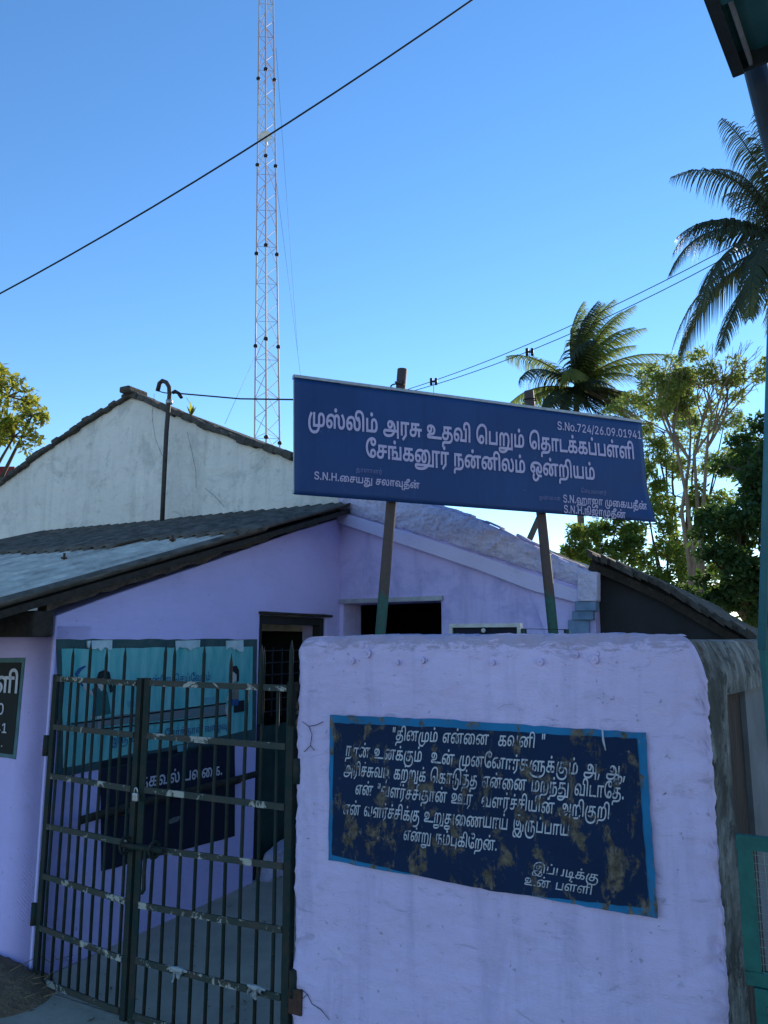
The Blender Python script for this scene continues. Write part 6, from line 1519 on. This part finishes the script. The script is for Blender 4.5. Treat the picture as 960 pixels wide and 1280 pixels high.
for (x, y, yy, lab) in ((542, 477, 10.6, 'small black wire spacer just right of the left sign post'), (662, 440, 9.7, 'small black wire spacer on the paired wires left of the palm')):
    mb = MB(); p = at(x, y, yy)
    for dx_ in (-.035, .035):
        mb.tube([p + V((dx_, 0, -.05)), p + V((dx_, 0, .05))], .02, 8)
    mb.tube([p - V((.05, 0, 0)), p + V((.05, 0, 0))], .012, 6); mb.tube([p, p - UP * .28], .004, 5)
    solid('wire_spacer', mb, M['cable'], p, lab, 'wire spacer')
pA, pB = PL_pipe.hit(199, 489), at(385, 501, 6.2)
mb = wire(pA, PL_pipe.hit(216, 491), .01, .006); 
P_ = [PL_pipe.hit(216, 491), PL_pipe.hit(226, 492), at(300, 498.5, 7), at(368, 499.5, 6.4), at(420, 499, 6.0)]
mb.tube(P_, .0075, 6); mb.tube([PL_pipe.hit(216, 491), PL_pipe.hit(219, 489), PL_pipe.hit(224, 492)], .018, 6)
mb.tube([PL_pipe.hit(224, 493), PL_pipe.hit(227, 497)], .018, 6)
solid('service_wire', mb, M['cable'], PL_pipe.hit(216, 491), 'thin service wire from the bent pipe to behind the blue board', 'wire')
mb = MB()
for pts_ in ([(193, 492), (190, 520), (194, 548), (203, 570)], [(233, 497), (238, 505), (241, 512)], [(234, 540), (240, 565), (245, 590), (245, 610)], [(256, 610), (268, 620), (280, 633)]):
    mb.tube([PL_gable.hit(x, y, .03) for x, y in pts_], .0018, 5)
solid('loose_wire', mb, M['cable'], PL_gable.hit(193, 492, .03), 'thin loose wires hanging down the whitewashed gable', 'wire')
# small weed rooted on the coping
p = PL_gable.hit(239, 520, .05)
mb = MB()
for k in range(14):
    a_ = rnd.uniform(0, 6.28); d = V((math.cos(a_) * .5, math.sin(a_) * .5, 1)).normalized(); l_ = rnd.uniform(.06, .15)
    s_ = d.cross(UP).normalized() * .018
    mb.add([p, p + d * l_ * .5 + s_, p + d * l_, p + d * l_ * .5 - s_], [(0, 1, 2, 3)])
solid('weed', mb, M['leaf_bright'], p, 'tiny green weed growing on the coping of the white gable', 'plant', fix=False)

# ------------------------------------------------------------------ trees
def leaves(mb, clumps, n, size, rr, up=0.3, mi=0, lw=.45):
    tot = sum(c[1] ** 2 for c in clumps)
    for c, r_, sq in clumps:
        m_ = int(n * r_ ** 2 / tot)
        for _ in range(m_):
            while True:
                d = V((rr.uniform(-1, 1), rr.uniform(-1, 1), rr.uniform(-1, 1)))
                if .1 < d.length < 1: break
            d = d.normalized() * (d.length ** .55)
            p = c + V((d.x * r_, d.y * r_, d.z * r_ * sq))
            ax = V((rr.gauss(0, 1), rr.gauss(0, 1), rr.gauss(-.2, .8))).normalized()
            s = ax.cross(V((rr.gauss(0, .6), rr.gauss(0, .6), 1))).normalized()
            l_ = size * rr.choice((.45, .7, .9, 1.0, 1.3)) * rr.uniform(.85, 1.15)
            mb.v += [tuple(p), tuple(p + ax * l_ * .45 + s * l_ * lw * .5), tuple(p + ax * l_), tuple(p + ax * l_ * .45 - s * l_ * lw * .5)]
            k = len(mb.v); mb.f.append((k - 4, k - 3, k - 2, k - 1)); mb.m.append(mi); mb.sm.append(False)

def grow(mb, p, d, L, r_, depth, rr, tips, spread=.6, upb=.15, shrink=.72):
    """recursive branching, tapered"""
    n_ = 3; pts = [p]; dd = d.normalized()
    for i in range(n_):
        dd = (dd + V((rr.gauss(0, .13), rr.gauss(0, .13), rr.gauss(upb * .3, .08)))).normalized()
        pts.append(pts[-1] + dd * L / n_)
    mb.tube(pts, [r_ * (1 - .3 * i / n_) for i in range(n_ + 1)], 6 if r_ > .02 else 4, cap=False)
    if depth == 0 or r_ < .006:
        tips.append((pts[-1], dd)); return
    k = 2 if rr.random() < .65 else 3
    for i in range(k):
        ax = V((rr.gauss(0, 1), rr.gauss(0, 1), rr.gauss(0, .6)))
        ax = (ax - dd * ax.dot(dd)).normalized()
        nd = (dd + ax * spread * rr.uniform(.6, 1.3) + UP * upb).normalized()
        grow(mb, pts[-1], nd, L * shrink * rr.uniform(.8, 1.15), r_ * .66, depth - 1, rr, tips, spread, upb, shrink)
    if depth >= 2: tips.append((pts[-1], dd))

def tree(name, base, h_trunk, r_, crown, leafm, nleaf, size, label, cat='tree', bark='bark_dark', seed=1, group=None, limbs=True):
    rr = random.Random(seed)
    t = thing(name, base, label, cat, group)
    mb = MB(); base = V(base)
    fork = base + UP * h_trunk + V((rr.uniform(-.2, .2), 0, 0))
    mb.tube([base, base + (fork - base) * .5 + V((rr.uniform(-.1, .1), 0, 0)), fork], [r_ * 1.25, r_, r_ * .85], 10)
    cl = []
    for c, cr, sq in crown:
        c = V(c)
        mid = fork + (c - fork) * .5 + V((rr.uniform(-.2, .2), rr.uniform(-.2, .2), .15 * cr))
        mb.tube([fork, mid, c], [r_ * .5, r_ * .3, r_ * .12], 6)
        for k in range(11):
            d = V((rr.gauss(0, 1), rr.gauss(0, 1), rr.gauss(0, .9))).normalized()
            cc = c + V((d.x * cr * .78, d.y * cr * .78, d.z * cr * .7 * sq))
            cl.append((cc, cr * rr.uniform(.2, .42), rr.uniform(.6, .95)))
            mb.tube([c, c + (cc - c) * .6 + UP * .04, cc], [r_ * .12, r_ * .08, r_ * .03], 4, cap=False)
    mb.build('trunk', M[bark], t, fix=False)
    lv = MB(); leaves(lv, cl, nleaf, size, rr)
    lv.build('crown', M[leafm], t, fix=False)
    return t

# left, bright, at the edge of the view
def C(x, y, Y, rpx, sq=.85): return (at(x, y, Y), rpx * Y / F, sq)
b = at(-75, 560, 16); tree('broadleaf_tree', (b.x, 16, 0), 3.2, .16, [C(-40, 520, 16, 55), C(10, 495, 16.5, 38), C(18, 545, 15.5, 30), C(-20, 462, 16, 30), C(-90, 480, 16.5, 60), C(-90, 550, 16, 55), C(40, 520, 16, 20)],
     'leaf_bright', 9500, .15, 'sunlit yellow-green broadleaf tree at the far left above the gable', seed=5)
# dense dark tree on the right, crown widened off-view to block sun
b = at(960, 700, 15); tree('dense_tree', (b.x, 15.5, 0), 1.8, .22, [C(935, 590, 15, 55), C(975, 560, 15.5, 70), C(925, 660, 14.6, 60), C(975, 650, 15, 80), C(905, 715, 14.5, 50), C(950, 735, 14.5, 65), C(885, 745, 14.8, 36), C(1010, 600, 16, 80), C(1060, 570, 15.5, 90), C(1130, 540, 15, 100), C(1090, 460, 15.5, 90), C(1180, 480, 15.5, 90), C(1100, 680, 15, 90)],
     'leaf_dark', 80000, .15, 'dense dark green tree filling the right edge behind the wall', seed=8)
# soft green tree behind the sign's right end and shrubs below it
b = at(748, 700, 24); tree('broadleaf_tree', (b.x, 24, 0), 2.6, .13, [C(735, 665, 24, 26), C(770, 655, 24.5, 28), C(752, 690, 23.5, 30), C(790, 690, 24, 28), C(720, 690, 23.8, 18)],
     'leaf_mid', 8000, .17, 'mid-green tree showing below the right end of the blue board', seed=9)
b = at(830, 720, 26); tree('broadleaf_tree', (b.x, 26, 0), 2.2, .12, [C(812, 655, 26, 34), C(838, 700, 26, 36), C(800, 715, 25.5, 30), C(865, 690, 26.5, 40), C(845, 740, 25, 32), C(880, 730, 26, 36), C(805, 605, 27, 30), C(845, 620, 27, 38), C(885, 630, 27, 36)],
     'leaf_mid', 15000, .17, 'green tree filling the gap between the blue board and the dark tree, low down', seed=10)
b = at(850, 700, 28); tree('broadleaf_tree', (b.x, 28, 0), 3.4, .13, [C(808, 500, 28, 28), C(845, 478, 28, 26), C(830, 540, 28, 36), C(870, 520, 28.5, 30), C(905, 530, 28.5, 28), C(808, 565, 28, 30), C(860, 575, 28, 36), C(900, 580, 28, 30)],
     'leaf_yellow', 15000, .14, 'sunlit yellow-green crown seen through the pale bare branches', seed=12)
# pale branching tree, thinly leaved
rr = random.Random(21); Yb = 21.0
bt = at(866, 800, Yb); bt.z = 0
bt_t = thing('branching_tree', bt, 'pale many-stemmed tree with bare twigs and sparse yellow-green leaves', 'tree')
mb = MB(); tips = []
st_px = [((868, 700), (858, 620), (846, 560)), ((874, 700), (880, 620), (884, 560)), ((862, 705), (852, 640), (862, 575)), ((878, 705), (872, 640), (868, 570))]
for i, ps in enumerate(st_px):
    pts = [bt + V((rr.uniform(-.15, .15), rr.uniform(-.15, .15), 0))] + [at(x, y, Yb + rr.uniform(-.4, .4)) for x, y in ps]
    mb.tube(pts, [.09, .07, .055, .04], 8)
    d0 = (pts[-1] - pts[-2]).normalized()
    for q_ in range(3):
        lean = V((rr.uniform(-.75, .75) + (-.25 if i in (0, 2) else .3), rr.uniform(-.5, .5), .9)).normalized()
        grow(mb, pts[-1], (d0 * .5 + lean).normalized(), .95, .036, 4, rr, tips, .62, .10, .74)
mb.build('trunk', M['bark_pale'], bt_t, fix=False)
lv = MB(); cl = []
for p, d in tips:
    x_ = 480 + F * (p.x) / (p.y * CP + (p.z - EYE) * SP)
    keep = .55 if x_ < 868 else .13
    if rr.random() < keep and p.z < at(860, 470, Yb).z + rr.uniform(-.3, .5): cl.append((p + V((rr.gauss(0, .1), rr.gauss(0, .1), rr.gauss(-.05, .1))), rr.uniform(.12, .26), .7))
leaves(lv, cl, 11000, .13, rr); lv.build('crown', M['leaf_yellow'], bt_t, fix=False)
# slanting bare trunk behind the parapet
p0, p1 = at(655, 690, 14), at(690, 610, 14)
mb = MB().tube([p0 - (p1 - p0) * 1.2, p0, p1, p1 + (p1 - p0) * .6], [.07, .06, .05, .04], 8)
z0 = (p0 - (p1 - p0) * 1.2); 
k_ = z0.z / (p1.z - p0.z); z1 = z0 - (p1 - p0) * k_
mb.tube([z1, z0], [.09, .07], 8)
solid('leaning_pole', mb, M['palmtrunk'], z1, 'bare pole slanting up behind the blue board beside its right post', 'pole')

def frond(mb, p, az, el, L, droop, ll, rr, curl=0.0, wind=None, nl=72, mi=0, twist=0.0):
    """one palm leaf: curved midrib and hanging leaflets"""
    d = V((math.cos(az) * math.cos(el), math.sin(az) * math.cos(el), math.sin(el)))
    n_ = 14; pts = [V(p)]
    for i in range(n_):
        t = i / n_
        d = (d - UP * droop * (.35 + t) / n_ + (wind * (.3 + t) / n_ if wind else V((0, 0, 0)))).normalized()
        pts.append(pts[-1] + d * L / n_)
    mb.tube(pts, [.035 * (1 - .9 * i / n_) + .004 for i in range(n_ + 1)], 5, mi, cap=False)
    for k in range(nl):
        t = .12 + .87 * k / (nl - 1)
        f = t * n_; i = min(n_ - 1, int(f)); q = pts[i] + (pts[i + 1] - pts[i]) * (f - i)
        dd = (pts[i + 1] - pts[i]).normalized()
        sd = dd.cross(UP)
        if sd.length < .15: sd = dd.cross(V((1, 0, 0)))
        sd.normalize(); up_ = sd.cross(dd)
        lf = ll * (math.sin(math.pi * min(1, t * .85 + .12)) ** .7) * rr.uniform(.85, 1.1)
        for s in (-1, 1):
            v = (dd * .55 + sd * s * .85 + up_ * .25).normalized()
            w = .018 + .014 * (1 - t)
            a = q; prev = None
            V0 = []
            m_ = 3
            for j in range(m_ + 1):
                ww = w * (1 - j / m_) ** .7 + .002
                ww_dir = v.cross(up_).normalized()
                V0.append((a + ww_dir * ww, a - ww_dir * ww))
                v = (v - UP * (.42 + droop * .12) * rr.uniform(.7, 1.2) + (wind * .35 if wind else V((0, 0, 0)))).normalized()
                a = a + v * lf / m_
            base = len(mb.v)
            for x, y in V0: mb.v += [tuple(x), tuple(y)]
            for j in range(m_):
                mb.f.append((base + 2 * j, base + 2 * j + 1, base + 2 * j + 3, base + 2 * j + 2)); mb.m.append(mi); mb.sm.append(False)

def palm(name, base, crown, r_, fr, mats, label, seed, wind=None, ll=.75, bend=0.0, k=1.0):
    rr = random.Random(seed); t = thing(name, base, label, 'palm')
    base, crown = V(base), V(crown)
    pts = []
    for i in range(13):
        u = i / 12
        p = base + (crown - base) * u + V((bend * math.sin(math.pi * u), 0, 0)); pts.append(p)
    MB().tube(pts, [r_ * (1.5 - .5 * min(1, u * 4)) if u < .25 else r_ * (1 - .25 * u) for u in [i / 12 for i in range(13)]], 12).build('trunk', M['palmtrunk'], t)
    for (az, el, L, dr, mk) in fr:
        mb = MB()
        frond(mb, crown + V((rr.uniform(-.06, .06), rr.uniform(-.06, .06), rr.uniform(-.1, .1))), R(az), R(el), L * k, dr, ll * rr.uniform(.9, 1.1), rr, wind=wind)
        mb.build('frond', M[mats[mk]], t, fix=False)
    mb = MB()
    for _ in range(7):
        a_ = rr.uniform(0, 6.28); c = crown + V((math.cos(a_) * .28, math.sin(a_) * .28, -.35 + rr.uniform(-.15, .1)))
        q = []
        mb.tube([c + UP * .13, c + UP * .08, c, c - UP * .09, c - UP * .13], [.02, .09, .115, .08, .02], 8)
    mb.build('coconuts', M['leaf_mid'], t)
    return t
# azimuth: 0 = right, 90 = away, 180 = left, 270 = towards the viewer
cc = at(720, 484, 30)
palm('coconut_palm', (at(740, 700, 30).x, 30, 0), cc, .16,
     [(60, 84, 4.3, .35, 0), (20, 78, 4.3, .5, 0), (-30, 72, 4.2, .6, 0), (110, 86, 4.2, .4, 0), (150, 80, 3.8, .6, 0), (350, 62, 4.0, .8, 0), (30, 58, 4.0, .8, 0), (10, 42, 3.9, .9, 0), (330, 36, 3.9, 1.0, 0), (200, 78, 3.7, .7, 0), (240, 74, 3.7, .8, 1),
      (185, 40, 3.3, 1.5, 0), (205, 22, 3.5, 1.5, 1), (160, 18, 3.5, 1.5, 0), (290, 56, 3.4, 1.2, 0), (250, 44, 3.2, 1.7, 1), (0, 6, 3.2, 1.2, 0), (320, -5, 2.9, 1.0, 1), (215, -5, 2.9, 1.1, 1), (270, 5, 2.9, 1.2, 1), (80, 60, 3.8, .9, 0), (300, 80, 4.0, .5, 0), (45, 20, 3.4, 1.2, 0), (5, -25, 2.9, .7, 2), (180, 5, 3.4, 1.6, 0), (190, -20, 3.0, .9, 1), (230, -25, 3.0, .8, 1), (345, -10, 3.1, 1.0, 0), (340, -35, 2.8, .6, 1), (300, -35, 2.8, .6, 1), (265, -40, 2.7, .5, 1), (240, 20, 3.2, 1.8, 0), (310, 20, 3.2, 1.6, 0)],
     ['palm_lit', 'palm_shaded', 'palm_dry'], 'wind-blown coconut palm rising behind the right half of the blue board', 31, V((.95, 0, .0)), 1.0, bend=-.2)
cc = at(981, 306, 20)
palm('coconut_palm', (at(1010, 790, 20).x, 20.4, 0), cc, .17,
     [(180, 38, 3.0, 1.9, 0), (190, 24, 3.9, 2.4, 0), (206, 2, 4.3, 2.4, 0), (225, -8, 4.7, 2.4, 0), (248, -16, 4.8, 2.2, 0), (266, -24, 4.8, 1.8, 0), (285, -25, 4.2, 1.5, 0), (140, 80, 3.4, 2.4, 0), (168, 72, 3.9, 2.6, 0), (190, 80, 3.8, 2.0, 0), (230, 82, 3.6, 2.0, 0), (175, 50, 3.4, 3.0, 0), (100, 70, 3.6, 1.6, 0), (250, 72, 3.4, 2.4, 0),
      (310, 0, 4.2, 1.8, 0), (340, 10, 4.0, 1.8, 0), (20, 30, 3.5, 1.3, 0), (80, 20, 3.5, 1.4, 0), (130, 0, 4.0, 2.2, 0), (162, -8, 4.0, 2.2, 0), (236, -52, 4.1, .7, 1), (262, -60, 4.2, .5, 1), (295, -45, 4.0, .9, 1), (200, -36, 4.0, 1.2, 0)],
     ['palm_shaded', 'palm_dry'], 'dark drooping coconut palm at the upper right edge, under the tin roof', 33, None, 1.05, bend=.3, k=1.13)

# leaf litter and grit on the yard and the apron
mb = MB()
for k in range(420):
    u, v = rnd.random(), rnd.random()
    p = (gL + (gR - gL) * u * 1.1) + A * (-.5 + 3.6 * v * v + .5 * v) + UP * .016
    a_ = rnd.uniform(0, 6.28); l_ = rnd.choice((.008, .012, .02, .035)); d = V((math.cos(a_), math.sin(a_), rnd.uniform(-.1, .25))); s_ = V((-d.y, d.x, rnd.uniform(-.2, .2))) * .4
    mb.add([p, p + d * l_ * .5 + s_ * l_ * .5, p + d * l_, p + d * l_ * .5 - s_ * l_ * .5], [(0, 1, 2, 3)])
setp(mb.build('leaf_litter', plain('dry_litter', (.25, .19, .11), (.12, .09, .06), 30, .9, bs=0), fix=False), 'small dry leaves and grit scattered on the yard floor around the gate', 'litter', kind='stuff')
